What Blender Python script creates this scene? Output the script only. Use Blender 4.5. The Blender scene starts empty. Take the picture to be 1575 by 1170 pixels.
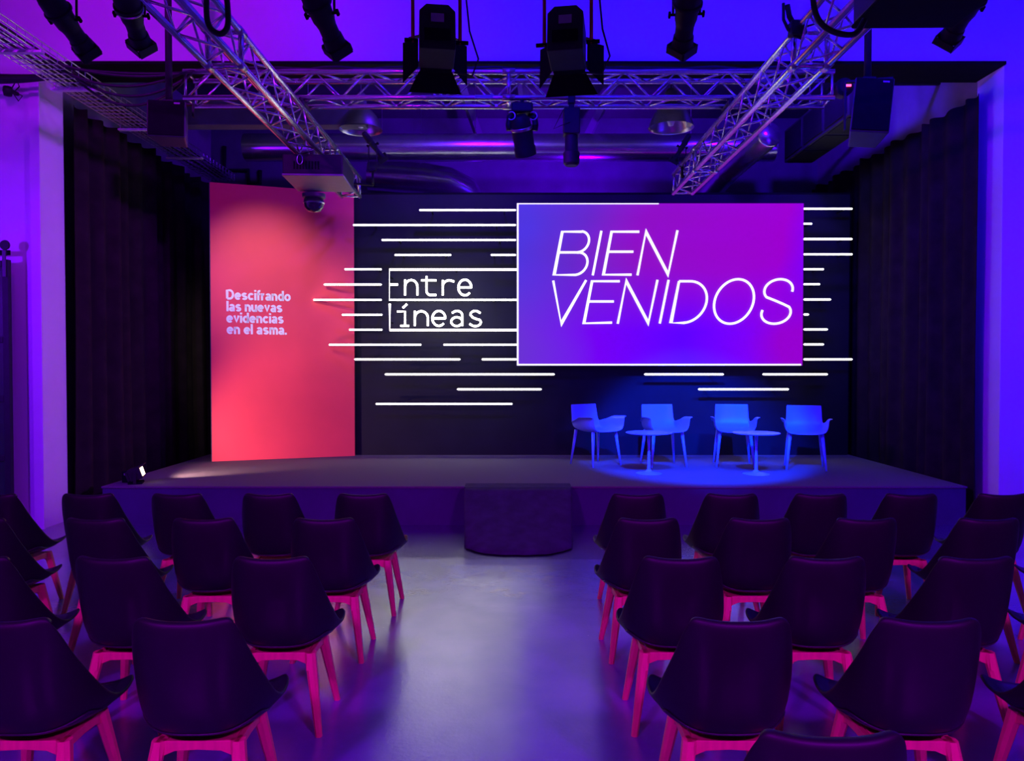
import bpy, math, random
from mathutils import Vector, Matrix
random.seed(4)
SC = bpy.context.scene
COL = SC.collection
R = math.radians

# ------------------------------------------------------------------ camera
F = 1180.0                     # focal length in pixels of the 1575 wide frame
EYE = 1.66
PITCH = math.atan2(25.0, F)    # looking very slightly down
cam_data = bpy.data.cameras.new('camera')
cam_data.sensor_width = 36.0
cam_data.lens = F / 1575.0 * 36.0
cam_data.clip_start = 0.05
camera = bpy.data.objects.new('camera', cam_data)
COL.objects.link(camera)
camera.location = (0, 0, EYE)
camera.rotation_euler = (R(90) - PITCH, 0, 0)
SC.camera = camera

# ------------------------------------------------------------------ world and exposure
SC.view_settings.view_transform = 'Standard'
SC.view_settings.look = 'None'
SC.view_settings.gamma = 1.0
SC.view_settings.exposure = 0.0
SC.view_settings.use_curve_mapping = False
world = bpy.data.worlds.new('world')
SC.world = world
world.use_nodes = True
world.node_tree.nodes['Background'].inputs[0].default_value = (0.02, 0.0, 0.05, 1)
world.node_tree.nodes['Background'].inputs[1].default_value = 0.1

# ------------------------------------------------------------------ lights of the room
def spot(name, loc, target, color, watts, angle=60, blend=0.6, radius=0.12):
    d = bpy.data.lights.new(name, 'SPOT')
    d.color = color
    d.energy = watts
    d.spot_size = R(angle)
    d.spot_blend = blend
    d.shadow_soft_size = radius
    o = bpy.data.objects.new(name, d)
    COL.objects.link(o)
    o.location = loc
    o.rotation_euler = (Vector(target) - Vector(loc)).to_track_quat('-Z', 'Y').to_euler()
    return o

BLUE = (0.012, 0.0, 1.0)
VIOLET = (0.20, 0.0, 1.0)
PURPLE = (0.42, 0.0, 1.0)
MAGENTA = (1.0, 0.0, 0.55)
# wall washers on the proscenium wall; the last two are added for its jambs
spot('wash_light', (-0.6, 4.0, 5.2), (0.6, 7.7, 5.0), BLUE, 750, 110, 1.0)
spot('wash_light', (2.6, 4.2, 5.2), (3.8, 7.7, 4.8), BLUE, 750, 110, 1.0)
spot('wash_light', (-3.4, 4.2, 5.2), (-3.4, 7.7, 5.0), (0.26, 0.0, 0.62), 480, 100, 1.0)
spot('wash_light', (-5.7, 4.8, 2.6), (-5.0, 7.7, 1.5), (0.16, 0.0, 1.0), 380, 120, 1.0)
spot('wash_light', (5.7, 4.8, 2.8), (5.2, 7.7, 1.7), (0.035, 0.0, 1.0), 420, 120, 1.0)
spot('wash_light', (2.6, 5.2, 3.5), (-4.73, 7.92, 2.4), (0.30, 0.01, 1.0), 1500, 40, 0.6, 0.1)  # added unseen lamp that turns the left jamb purple
spot('wash_light', (-2.6, 5.2, 3.5), (4.90, 7.92, 2.4), (0.20, 0.0, 1.0), 900, 40, 0.6, 0.1)  # added unseen lamp, same purpose on the right jamb
# house wash from behind the audience
spot('house_light', (-2.6, -2.6, 4.6), (-1.4, 2.0, 0.0), (0.44, 0.0, 0.98), 1450, 66, 0.6, 0.2)
spot('house_light', (2.8, -2.6, 4.6), (1.6, 2.0, 0.0), (0.44, 0.0, 0.98), 1450, 66, 0.6, 0.2)
# stage lights
spot('stage_light', (1.1, 4.9, 3.95), (2.3, 9.45, 0.7), (0.0, 0.022, 1.0), 7000, 30, 0.4, 0.06)
spot('stage_light', (2.7, 4.9, 3.95), (2.3, 9.5, 0.7), (0.0, 0.03, 1.0), 4200, 30, 0.5, 0.06)
spot('panel_light', (-2.85, 7.62, 4.15), (-3.2, 10.1, 2.70), (1.0, 0.84, 0.84), 270, 47, 1.0, 0.06)
spot('floor_spot_light', (-3.86, 8.24, 0.58), (-2.9, 10.3, 0.85), (1.0, 0.55, 0.55), 170, 80, 0.8, 0.03)
# unseen blue lamps added in the alcove to brighten its walls and duct
spot('alcove_light', (1.2, 11.3, 3.2), (0.2, 12.6, 5.0), (0.12, 0.0, 1.0), 380, 140, 1.0, 0.1)
spot('alcove_light', (3.4, 8.7, 5.4), (4.3, 12.0, 4.2), (0.05, 0.0, 1.0), 380, 140, 1.0, 0.1)
spot('alcove_light', (-0.5, 8.4, 5.4), (-0.6, 11.0, 4.7), (0.10, 0.0, 1.0), 480, 140, 1.0, 0.1)

# ------------------------------------------------------------------ helpers
def at(px, py, depth):
    """point of the place seen at a pixel of the photograph, `depth` metres in front of the camera"""
    dx = (px - 787.5) / F
    dy = -(py - 585.0) / F
    yy = math.cos(PITCH) + dy * math.sin(PITCH)
    zz = -math.sin(PITCH) + dy * math.cos(PITCH)
    t = depth / yy
    return Vector((dx * t, depth, EYE + zz * t))

def align(y_dir, up=(0, 0, 1)):
    """rotation whose local +Y points along y_dir and whose +Z is as near as can be to up"""
    y = Vector(y_dir).normalized()
    x = y.cross(Vector(up))
    if x.length < 1e-4:
        x = Vector((1, 0, 0))
    x.normalize()
    z = x.cross(y)
    return Matrix((x, y, z)).transposed().to_4x4()

class MB:
    def __init__(s, M=None):
        s.v = []; s.f = []; s.M = M or Matrix()
    def add(s, vs, fs):
        o = len(s.v)
        s.v += [tuple(s.M @ Vector(p)) for p in vs]
        s.f += [tuple(i + o for i in f) for f in fs]
        return s
    def box(s, c, d, rz=0.0, rot=None):
        c = Vector(c); hx, hy, hz = d[0] / 2, d[1] / 2, d[2] / 2
        m = rot if rot is not None else Matrix.Rotation(rz, 3, 'Z')
        vs = [c + m @ Vector((sx * hx, sy * hy, sz * hz)) for sz in (-1, 1) for sx, sy in ((-1, -1), (1, -1), (1, 1), (-1, 1))]
        return s.add(vs, [(3, 2, 1, 0), (4, 5, 6, 7), (0, 1, 5, 4), (1, 2, 6, 5), (2, 3, 7, 6), (3, 0, 4, 7)])
    def tube(s, pts, r, n=8, closed=False):
        pts = [Vector(p) for p in pts]
        m = len(pts)
        rs = r if isinstance(r, (list, tuple)) else [r] * m
        tang = []
        for i in range(m):
            a = pts[(i - 1) % m] if (closed or i > 0) else pts[i]
            b = pts[(i + 1) % m] if (closed or i < m - 1) else pts[i]
            t = (b - a)
            tang.append(t.normalized() if t.length > 1e-9 else Vector((0, 0, 1)))
        ref = Vector((0, 0, 1)) if abs(tang[0].z) < 0.9 else Vector((1, 0, 0))
        nrm = tang[0].cross(ref).normalized()
        vs = []; fs = []
        for i in range(m):
            t = tang[i]
            nrm = (nrm - t * nrm.dot(t))
            nrm = nrm.normalized() if nrm.length > 1e-6 else t.orthogonal().normalized()
            b = t.cross(nrm)
            for k in range(n):
                a = 2 * math.pi * k / n
                vs.append(pts[i] + (nrm * math.cos(a) + b * math.sin(a)) * rs[i])
        for i in range(m if closed else m - 1):
            j = (i + 1) % m
            for k in range(n):
                l = (k + 1) % n
                fs.append((i * n + k, i * n + l, j * n + l, j * n + k))
        if not closed:
            fs.append(tuple(range(n - 1, -1, -1)))
            fs.append(tuple(range((m - 1) * n, m * n)))
        return s.add(vs, fs)
    def lathe(s, prof, M=None, n=24):
        """prof: (radius, height) list around local Z, placed by M"""
        M = M or Matrix()
        vs = []; fs = []
        for (r, h) in prof:
            for k in range(n):
                a = 2 * math.pi * k / n
                vs.append(M @ Vector((r * math.cos(a), r * math.sin(a), h)))
        m = len(prof)
        for i in range(m - 1):
            for k in range(n):
                l = (k + 1) % n
                fs.append((i * n + k, i * n + l, (i + 1) * n + l, (i + 1) * n + k))
        if prof[0][0] > 1e-4: fs.append(tuple(range(n - 1, -1, -1)))
        if prof[-1][0] > 1e-4: fs.append(tuple(range((m - 1) * n, m * n)))
        return s.add(vs, fs)
    def prism(s, poly, a, b, M=None):
        """poly of (x, z) extruded along local y from a to b"""
        M = M or Matrix()
        n = len(poly)
        vs = [M @ Vector((x, a, z)) for x, z in poly] + [M @ Vector((x, b, z)) for x, z in poly]
        fs = [tuple(range(n)), tuple(range(2 * n - 1, n - 1, -1))]
        for k in range(n):
            l = (k + 1) % n
            fs.append((k, k + n, l + n, l))
        return s.add(vs, fs)
    def grid(s, rows):
        m = len(rows); n = len(rows[0])
        vs = [p for r in rows for p in r]
        fs = [(i * n + k, i * n + k + 1, (i + 1) * n + k + 1, (i + 1) * n + k) for i in range(m - 1) for k in range(n - 1)]
        return s.add(vs, fs)
    def build(s, name, mat, parent=None, smooth=False, bevel=0.0, solid=0.0, offset=-1.0, sub=0, loc=None):
        me = bpy.data.meshes.new(name)
        me.from_pydata(s.v, [], s.f)
        me.update()
        o = bpy.data.objects.new(name, me)
        COL.objects.link(o)
        if mat: me.materials.append(mat)
        if smooth:
            me.polygons.foreach_set('use_smooth', [True] * len(me.polygons))
            if smooth == 'auto':
                me.set_sharp_from_angle(angle=R(38))
        if solid:
            k = o.modifiers.new('thickness', 'SOLIDIFY'); k.thickness = solid; k.offset = offset
        if bevel:
            k = o.modifiers.new('edge', 'BEVEL'); k.width = bevel; k.segments = 2; k.limit_method = 'ANGLE'; k.angle_limit = R(40)
        if sub:
            k = o.modifiers.new('round', 'SUBSURF'); k.levels = sub; k.render_levels = sub
        if parent: o.parent = parent
        if loc is not None: o.location = loc
        return o

def tag(o, label, cat, group=None, kind=None):
    o['label'] = label; o['category'] = cat
    if group: o['group'] = group
    if kind: o['kind'] = kind
    return o
def thing(name, label, cat, loc=(0, 0, 0), rz=0.0, group=None):
    o = bpy.data.objects.new(name, None)
    o.empty_display_size = 0.1
    COL.objects.link(o)
    o.location = loc; o.rotation_euler = (0, 0, rz)
    return tag(o, label, cat, group)
def structure(o):
    o['kind'] = 'structure'
    return o
def copy_tree(o, parent=None):
    c = o.copy(); COL.objects.link(c)
    if parent: c.parent = parent
    for ch in list(o.children):
        copy_tree(ch, c)
    return c

# ------------------------------------------------------------------ materials
def mat(name, color, rough=0.5, metal=0.0, var=0.12, scale=8.0, bump=0.0, bscale=60.0, spec=0.5, stretch=None, coat=0.0):
    m = bpy.data.materials.new(name); m.use_nodes = True
    nt = m.node_tree; N = nt.nodes; L = nt.links
    b = N['Principled BSDF']
    b.inputs['Roughness'].default_value = rough
    b.inputs['Metallic'].default_value = metal
    b.inputs['Specular IOR Level'].default_value = spec
    b.inputs['Coat Weight'].default_value = coat
    tc = N.new('ShaderNodeTexCoord'); mp = N.new('ShaderNodeMapping')
    L.new(tc.outputs['Object'], mp.inputs['Vector'])
    if stretch: mp.inputs['Scale'].default_value = stretch
    nz = N.new('ShaderNodeTexNoise'); nz.inputs['Scale'].default_value = scale; nz.inputs['Detail'].default_value = 4
    L.new(mp.outputs['Vector'], nz.inputs['Vector'])
    rp = N.new('ShaderNodeValToRGB')
    lo = [max(0, c * (1 - var)) for c in color[:3]]; hi = [min(1, c * (1 + var)) for c in color[:3]]
    rp.color_ramp.elements[0].position = 0.3; rp.color_ramp.elements[0].color = (*lo, 1)
    rp.color_ramp.elements[1].position = 0.7; rp.color_ramp.elements[1].color = (*hi, 1)
    L.new(nz.outputs['Fac'], rp.inputs['Fac']); L.new(rp.outputs['Color'], b.inputs['Base Color'])
    if bump:
        n2 = N.new('ShaderNodeTexNoise'); n2.inputs['Scale'].default_value = bscale; n2.inputs['Detail'].default_value = 3
        L.new(mp.outputs['Vector'], n2.inputs['Vector'])
        bp = N.new('ShaderNodeBump'); bp.inputs['Strength'].default_value = bump; bp.inputs['Distance'].default_value = 0.01
        L.new(n2.outputs['Fac'], bp.inputs['Height']); L.new(bp.outputs['Normal'], b.inputs['Normal'])
    return m
def emit(name, color, strength):
    m = bpy.data.materials.new(name); m.use_nodes = True
    b = m.node_tree.nodes['Principled BSDF']
    b.inputs['Base Color'].default_value = (0.8, 0.8, 0.8, 1)
    b.inputs['Emission Color'].default_value = (*color, 1)
    b.inputs['Emission Strength'].default_value = strength
    return m

M_wall = mat('painted_plaster', (0.78, 0.78, 0.80), 0.7, var=0.03, scale=2.0, bump=0.05, bscale=30)
M_alcove = mat('dark_plaster', (0.16, 0.16, 0.19), 0.8, var=0.15, scale=3.0, bump=0.1, bscale=20)
M_alcoveside = mat('grey_plaster', (0.34, 0.32, 0.34), 0.8, var=0.1, scale=3.0)
M_ceil = mat('dark_ceiling', (0.10, 0.10, 0.12), 0.9, var=0.1)
M_ceil2 = mat('painted_ceiling', (0.6, 0.6, 0.62), 0.9, var=0.05)
M_soffit = mat('black_soffit', (0.008, 0.007, 0.009), 0.85, var=0.2, spec=0.1)
M_trim = mat('pale_trim_paint', (0.75, 0.74, 0.76), 0.6, var=0.03)
M_shell = mat('black_plastic', (0.010, 0.009, 0.012), 0.5, var=0.1, scale=20, spec=0.4)
M_cushion = mat('black_leatherette', (0.02, 0.02, 0.026), 0.38, var=0.15, scale=40, bump=0.12, bscale=180)
M_beech = mat('beech_wood', (0.88, 0.30, 0.16), 0.45, var=0.10, scale=6, stretch=(6, 6, 1), bump=0.03)
M_black = mat('black_painted_metal', (0.018, 0.017, 0.02), 0.58, 0.1, var=0.15, scale=14, spec=0.3)
M_blackmatt = mat('black_matt', (0.007, 0.007, 0.009), 0.75, var=0.2, scale=14, spec=0.06)
M_chrome = mat('aluminium_tube', (0.72, 0.72, 0.74), 0.26, 1.0, var=0.08, scale=12)
M_steel = mat('brushed_steel', (0.55, 0.55, 0.58), 0.3, 1.0, var=0.1, scale=10, stretch=(1, 8, 8))
M_rubber = mat('cable_rubber', (0.012, 0.012, 0.014), 0.55, var=0.2)
M_red = mat('red_enamel', (0.55, 0.03, 0.04), 0.4, 0.2, var=0.1)
M_label = mat('grey_label', (0.32, 0.28, 0.32), 0.6)
M_green = mat('green_label', (0.35, 0.65, 0.25), 0.5)
M_glass = mat('dark_glass', (0.02, 0.02, 0.03), 0.05, 0.0, var=0.0, spec=0.7)
M_curtain = mat('black_velvet', (0.026, 0.019, 0.019), 0.95, var=0.25, scale=5, bump=0.15, bscale=200, spec=0.1)
M_backdrop = mat('black_painted_board', (0.014, 0.014, 0.022), 0.75, var=0.15, scale=2, spec=0.25)
M_panel = mat('coral_red_panel', (0.86, 0.058, 0.100), 0.65, var=0.04, scale=2)
M_carpet = mat('grey_stage_carpet', (0.17, 0.155, 0.16), 0.95, var=0.35, scale=220, bump=0.5, bscale=350, spec=0.1)
M_skirt = mat('dark_stage_skirt', (0.055, 0.055, 0.11), 0.8, var=0.1, scale=4)
M_cloth = mat('black_stage_cloth', (0.055, 0.04, 0.085), 0.9, var=0.2, scale=8, bump=0.1, bscale=60, spec=0.1)
M_bluelit = mat('blue_lit_plastic', (0.20, 0.38, 0.82), 0.32, var=0.03, scale=10)  # blue of the stage lights is put into this base colour
M_white = mat('white_plastic', (0.80, 0.82, 0.85), 0.32, var=0.03, scale=10)
M_projbody = mat('white_projector_shell', (0.21, 0.165, 0.19), 0.5, var=0.05)
M_darkgrey = mat('dark_grey_plastic', (0.06, 0.06, 0.07), 0.5, var=0.1)
M_duct = mat('galvanised_duct', (0.62, 0.63, 0.66), 0.24, 0.93, var=0.12, scale=5, bump=0.06, bscale=9)
M_white_print = mat('white_vinyl_lettering', (0.92, 0.92, 0.92), 0.5, var=0.02)
M_neon = emit('white_neon', (1.0, 0.97, 0.86), 6.0)
M_screenwhite = emit('screen_white', (1.0, 0.96, 1.0), 1.15)
M_warm = emit('warm_lamp_face', (1.0, 0.75, 0.5), 4.0)
M_redled = emit('red_indicator', (1.0, 0.05, 0.1), 4.0)

def floor_material():
    m = bpy.data.materials.new('poured_floor'); m.use_nodes = True
    nt = m.node_tree; N = nt.nodes; L = nt.links; b = N['Principled BSDF']
    tc = N.new('ShaderNodeTexCoord')
    nz = N.new('ShaderNodeTexNoise'); nz.inputs['Scale'].default_value = 3.0; nz.inputs['Detail'].default_value = 8
    L.new(tc.outputs['Object'], nz.inputs['Vector'])
    rp = N.new('ShaderNodeValToRGB')
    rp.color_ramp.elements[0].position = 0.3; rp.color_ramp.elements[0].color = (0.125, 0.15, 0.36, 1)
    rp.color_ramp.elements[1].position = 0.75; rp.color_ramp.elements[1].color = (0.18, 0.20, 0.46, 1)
    L.new(nz.outputs['Fac'], rp.inputs['Fac'])
    sx = N.new('ShaderNodeSeparateXYZ'); L.new(tc.outputs['Object'], sx.inputs[0])
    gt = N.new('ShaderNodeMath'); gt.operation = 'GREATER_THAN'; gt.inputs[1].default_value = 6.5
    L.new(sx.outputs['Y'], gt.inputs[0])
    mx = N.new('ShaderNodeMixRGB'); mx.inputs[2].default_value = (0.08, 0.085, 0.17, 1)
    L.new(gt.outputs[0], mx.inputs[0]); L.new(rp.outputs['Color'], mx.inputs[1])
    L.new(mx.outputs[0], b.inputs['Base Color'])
    n3 = N.new('ShaderNodeTexNoise'); n3.inputs['Scale'].default_value = 14.0; n3.inputs['Detail'].default_value = 6
    L.new(tc.outputs['Object'], n3.inputs['Vector'])
    mr = N.new('ShaderNodeMapRange'); mr.inputs[3].default_value = 0.19; mr.inputs[4].default_value = 0.30
    L.new(n3.outputs['Fac'], mr.inputs[0]); L.new(mr.outputs[0], b.inputs['Roughness'])
    b.inputs['Specular IOR Level'].default_value = 1.0
    b.inputs['Coat Weight'].default_value = 1.0; b.inputs['Coat Roughness'].default_value = 0.24
    n2 = N.new('ShaderNodeTexNoise'); n2.inputs['Scale'].default_value = 40; n2.inputs['Detail'].default_value = 5
    L.new(tc.outputs['Object'], n2.inputs['Vector'])
    bp = N.new('ShaderNodeBump'); bp.inputs['Strength'].default_value = 0.22; bp.inputs['Distance'].default_value = 0.005
    L.new(n2.outputs['Fac'], bp.inputs['Height']); L.new(bp.outputs['Normal'], b.inputs['Normal'])
    return m
M_floor = floor_material()

def screen_material():
    m = bpy.data.materials.new('screen_picture'); m.use_nodes = True
    nt = m.node_tree; N = nt.nodes; L = nt.links; b = N['Principled BSDF']
    b.inputs['Base Color'].default_value = (0.02, 0.02, 0.02, 1); b.inputs['Roughness'].default_value = 0.6
    tc = N.new('ShaderNodeTexCoord'); sx = N.new('ShaderNodeSeparateXYZ')
    nz = N.new('ShaderNodeTexNoise'); nz.inputs['Scale'].default_value = 1.6; nz.inputs['Detail'].default_value = 1
    L.new(tc.outputs['Generated'], nz.inputs['Vector'])
    ad = N.new('ShaderNodeMixRGB'); ad.blend_type = 'LINEAR_LIGHT'; ad.inputs[0].default_value = 0.16
    L.new(tc.outputs['Generated'], ad.inputs[1]); L.new(nz.outputs['Color'], ad.inputs[2])
    L.new(ad.outputs[0], sx.inputs[0])
    def ramp(sock, stops):
        r = N.new('ShaderNodeValToRGB')
        e = r.color_ramp.elements
        while len(e) < len(stops): e.new(0.5)
        for el, (p, c) in zip(e, stops):
            el.position = p; el.color = (*c, 1)
        L.new(sock, r.inputs['Fac']); return r
    top = ramp(sx.outputs['X'], [(0.0, (0.07, 0.035, 0.66)), (0.22, (0.13, 0.02, 0.55)), (0.45, (0.27, 0.004, 0.52)), (0.88, (0.33, 0.0, 0.56)), (1.0, (0.20, 0.0, 0.86))])
    bot = ramp(sx.outputs['X'], [(0.0, (0.14, 0.03, 0.62)), (0.25, (0.17, 0.0, 0.85)), (0.6, (0.11, 0.0, 1.0)), (0.85, (0.20, 0.0, 0.85)), (1.0, (0.30, 0.0, 0.58))])
    vr = N.new('ShaderNodeMapRange'); vr.inputs[1].default_value = 0.22; vr.inputs[2].default_value = 0.62
    L.new(sx.outputs['Z'], vr.inputs[0])
    mx = N.new('ShaderNodeMixRGB')
    L.new(vr.outputs[0], mx.inputs[0]); L.new(bot.outputs[0], mx.inputs[1]); L.new(top.outputs[0], mx.inputs[2])
    L.new(mx.outputs[0], b.inputs['Emission Color']); b.inputs['Emission Strength'].default_value = 1.0
    return m
M_screen = screen_material()

# ================================================================== the setting
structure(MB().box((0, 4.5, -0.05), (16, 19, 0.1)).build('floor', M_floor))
structure(MB().box((0, 1.3, 5.75), (12.4, 12.9, 0.1)).build('ceiling', M_ceil2))
structure(MB().box((0, 10.4, 5.75), (10.4, 5.2, 0.1)).build('ceiling_alcove', M_ceil))
structure(MB().box((-6.2, 1.3, 2.85), (0.1, 12.7, 5.7)).build('wall_left', M_wall))
structure(MB().box((6.2, 1.3, 2.85), (0.1, 12.7, 5.7)).build('wall_right', M_wall))
structure(MB().box((0, -5.0, 2.85), (12.4, 0.1, 5.7)).build('wall_rear', M_ceil))
OPL, OPR, OPT, WF, WB = -4.73, 4.90, 4.66, 7.70, 8.14
w = MB()
w.box(((-6.2 + OPL) / 2, (WF + WB) / 2, 2.85), (6.2 + OPL, WB - WF, 5.7))
w.box(((6.2 + OPR) / 2, (WF + WB) / 2, 2.85), (6.2 - OPR, WB - WF, 5.7))
w.box(((OPL + OPR) / 2, (WF + WB) / 2, (OPT + 5.7) / 2), (OPR - OPL, WB - WF, 5.7 - OPT))
structure(w.build('wall_front', M_wall))
# black boarded underside of the lintel, standing a little proud of the wall
structure(MB().box(((OPL + OPR) / 2, (WF + WB) / 2 - 0.01, OPT - 0.015), (OPR - OPL - 0.01, WB - WF + 0.06, 0.03)).build('trim_lintel', M_soffit))
# pale corner strip on the left jamb
structure(MB().box((OPL - 0.02, WF - 0.012, 2.25), (0.10, 0.024, 4.5)).build('trim_left', M_trim, bevel=0.004))
structure(MB().box((0, 12.75, 2.85), (10.6, 0.1, 5.7)).build('wall_back', M_alcove))
structure(MB().box((-5.0, 10.42, 2.85), (0.1, 4.56, 5.7)).build('wall_alcove_left', M_alcoveside))
structure(MB().box((5.08, 10.42, 2.85), (0.1, 4.56, 5.7)).build('wall_alcove_right', M_alcoveside))
structure(MB().box((-5.40, WF - 0.01, 0.05), (1.25, 0.02, 0.10)).build('baseboard_left', M_trim))

# slanting roof timbers and a steel beam in the alcove
for x0, x1 in ((-0.9, -0.45), (0.0, 0.3), (1.6, 1.1)):
    t = MB()
    t.tube([(x0, 8.6, 5.68), (x1, 12.4, 5.1)], 0.07, 4)
    structure(t.build('trim_rafter', M_alcove))
structure(MB().box((-3.05, 9.3, 4.66), (2.6, 0.2, 0.30)).build('trim_beam', mat('blue_grey_beam', (0.10, 0.10, 0.14), 0.6), bevel=0.01))

# ================================================================== stage
SL, SR, SF, SB, SH = -4.23, 4.69, 7.90, 10.75, 0.40
st = thing('stage', 'low wide stage platform with grey carpet top and dark front', 'stage', ((SL + SR) / 2, (SF + SB) / 2, 0))
cx, cy = (SL + SR) / 2, (SF + SB) / 2
MB().box((0, 0, (SH - 0.02) / 2), (SR - SL, SB - SF, SH - 0.02)).build('skirt', M_skirt, st)
MB().box((0, 0, SH - 0.01), (SR - SL + 0.02, SB - SF + 0.02, 0.02)).build('carpet', M_carpet, st, bevel=0.004)

WALLY = 10.62
WT = 4.0
bd = thing('backdrop_wall', 'tall black freestanding backdrop wall at the rear of the stage', 'backdrop', (1.0, WALLY + 0.04, SH))
x0, x1 = -2.45, 4.66
MB().box(((x0 + x1) / 2 - 1.0, 0, (WT - SH) / 2), (x1 - x0, 0.06, WT - SH)).build('board', M_backdrop, bd)
MB().box(((x0 + x1) / 2 - 1.0, 0, WT - SH + 0.012), (x1 - x0, 0.07, 0.024)).build('top_rail', M_blackmatt, bd)

# red angled panel with printed words
PA = Vector((-3.885, 9.91, SH)); PB = Vector((-2.16, 10.53, SH))
pd = (PB - PA); plen = Vector((pd.x, pd.y, 0)).length; pang = math.atan2(pd.y, pd.x)
pan = thing('red_panel', 'tall coral red panel angled at stage left with white printed words', 'panel', PA, pang)
MB().box((plen / 2, 0.03, (WT - SH) / 2), (plen, 0.06, WT - SH)).build('board', M_panel, pan, bevel=0.003)
MB().box((-0.004, 0.03, (WT - SH) / 2), (0.008, 0.064, WT - SH)).build('edge_strip', M_skirt, pan)
def panel_local(px, py):
    eye = Vector((0, 0, EYE))
    a = at(px, py, 1.0) - eye
    n = Vector((-math.sin(pang), math.cos(pang), 0))
    t = (PA - eye).dot(n) / a.dot(n)
    p = eye + a * t - PA
    return Vector((p.x * math.cos(pang) + p.y * math.sin(pang), 0, p.z))
def arc(cx, cy, rx, ry, a0, a1, n=14):
    return [(cx + rx * math.cos(R(a0 + (a1 - a0) * i / n)), cy - ry * math.sin(R(a0 + (a1 - a0) * i / n))) for i in range(n + 1)]
# bold grotesque strokes; unit = x height, y up, stroke centre lines, (strokes, width)
def uarc(cx, cy, rx, ry, a0, a1, n=12): return [(x, 2 * cy - y) for x, y in arc(cx, cy, rx, ry, a0, a1, n)]
HW = 0.145
GL = {
 'D': ([[(HW, HW), (HW, 1.28), (0.50, 1.28)] + uarc(0.55, 0.712, 0.47, 0.568, 88, -88) + [(0.50, HW), (HW, HW)]], 1.17),
 'e': ([[(HW, 0.52), (0.80, 0.52)] + uarc(0.475, 0.5, 0.345, 0.37, 8, 318, 20)], 0.95),
 's': ([uarc(0.43, 0.69, 0.27, 0.19, 25, 180, 8) + [(0.27, 0.55), (0.6, 0.45)] + uarc(0.44, 0.32, 0.28, 0.19, 30, -155, 10)], 0.86),
 'c': ([uarc(0.475, 0.5, 0.33, 0.37, 40, 320, 18)], 0.88),
 'i': ([[(HW, 0), (HW, 1.0)], [(HW, 1.17), (HW, 1.42)]], 0.29),
 'f': ([[(0.22, 0), (0.22, 1.12)] + uarc(0.40, 1.12, 0.18, 0.18, 180, 90, 5) + [(0.54, 1.30)], [(0.0, 0.87), (0.52, 0.87)]], 0.54),
 'r': ([[(HW, 0), (HW, 1.0)], [(HW, 0.62)] + uarc(0.45, 0.55, 0.30, 0.32, 165, 80, 6)], 0.58),
 'a': ([uarc(0.42, 0.66, 0.27, 0.22, 160, 0, 8) + [(0.69, 0.0)], uarc(0.40, 0.30, 0.26, 0.18, 50, 330, 14)], 0.86),
 'n': ([[(HW, 0), (HW, 1.0)], [(HW, 0.55)] + uarc(0.44, 0.57, 0.29, 0.31, 180, 0, 10) + [(0.73, 0)]], 0.87),
 'd': ([[(0.78, 0), (0.78, 1.42)], uarc(0.465, 0.5, 0.315, 0.37, 0, 360, 22)], 0.92),
 'o': ([uarc(0.49, 0.5, 0.345, 0.37, 0, 360, 22)], 0.98),
 'l': ([[(HW, 0), (HW, 1.42)]], 0.29),
 'u': ([[(0.73, 1), (0.73, 0)], [(HW, 1), (HW, 0.43)] + uarc(0.44, 0.43, 0.29, 0.31, 180, 360, 10)], 0.87),
 'v': ([[(0.12, 1), (0.44, 0.15), (0.76, 1)]], 0.88),
 'm': ([[(HW, 0), (HW, 1.0)], [(HW, 0.55)] + uarc(0.40, 0.6, 0.25, 0.28, 180, 0, 8) + [(0.65, 0)], [(0.65, 0.55)] + uarc(0.90, 0.6, 0.25, 0.28, 180, 0, 8) + [(1.15, 0)]], 1.30),
 '.': ([[(HW, 0), (HW, 0.29)]], 0.29)}
def flat_stroke(k, P, w, f):
    m = len(P); L_ = []; R_ = []
    for i in range(m):
        t = (P[min(i + 1, m - 1)] - P[max(i - 1, 0)]).normalized()
        d0 = (P[i] - P[i - 1]).normalized() if i else t
        d1 = (P[i + 1] - P[i]).normalized() if i < m - 1 else t
        n = Vector((-t.z, 0, t.x))
        cs = max(0.8, math.cos(d0.angle(d1, 0.0) / 2))
        L_.append(P[i] + n * w / cs); R_.append(P[i] - n * w / cs)
    k.grid([[l, r_, r_ + f, l + f, l] for l, r_ in zip(L_, R_)])
    k.add([L_[0], R_[0], R_[0] + f, L_[0] + f], [(0, 1, 2, 3)])
    k.add([L_[-1], R_[-1], R_[-1] + f, L_[-1] + f], [(3, 2, 1, 0)])
XH = 0.094
for line, xa, xb, yb in (('Descifrando', 348, 447, 460.5), ('las nuevas', 348.5, 434, 478.5), ('evidencias', 348.5, 436, 496), ('en el asma.', 349, 441, 513.5)):
    a = panel_local(xa, yb); b = panel_local(xb, yb)
    total = sum((GL[c][1] if c != ' ' else 0.38) + 0.10 for c in line) - 0.10
    kx = (b.x - a.x) / total
    k = MB(); x = 0.0
    for c in line:
        if c == ' ':
            x += 0.48; continue
        for st_ in GL[c][0]:
            flat_stroke(k, [Vector((a.x + (x + px_) * kx, -0.004, a.z + py_ * XH)) for px_, py_ in st_], 0.0135, Vector((0, 0.003, 0)))
        x += GL[c][1] + 0.10
    o = k.build('lettering', M_white_print, pan)
    o['label'] = 'white printed words ' + line.lower().strip('.')

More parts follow.
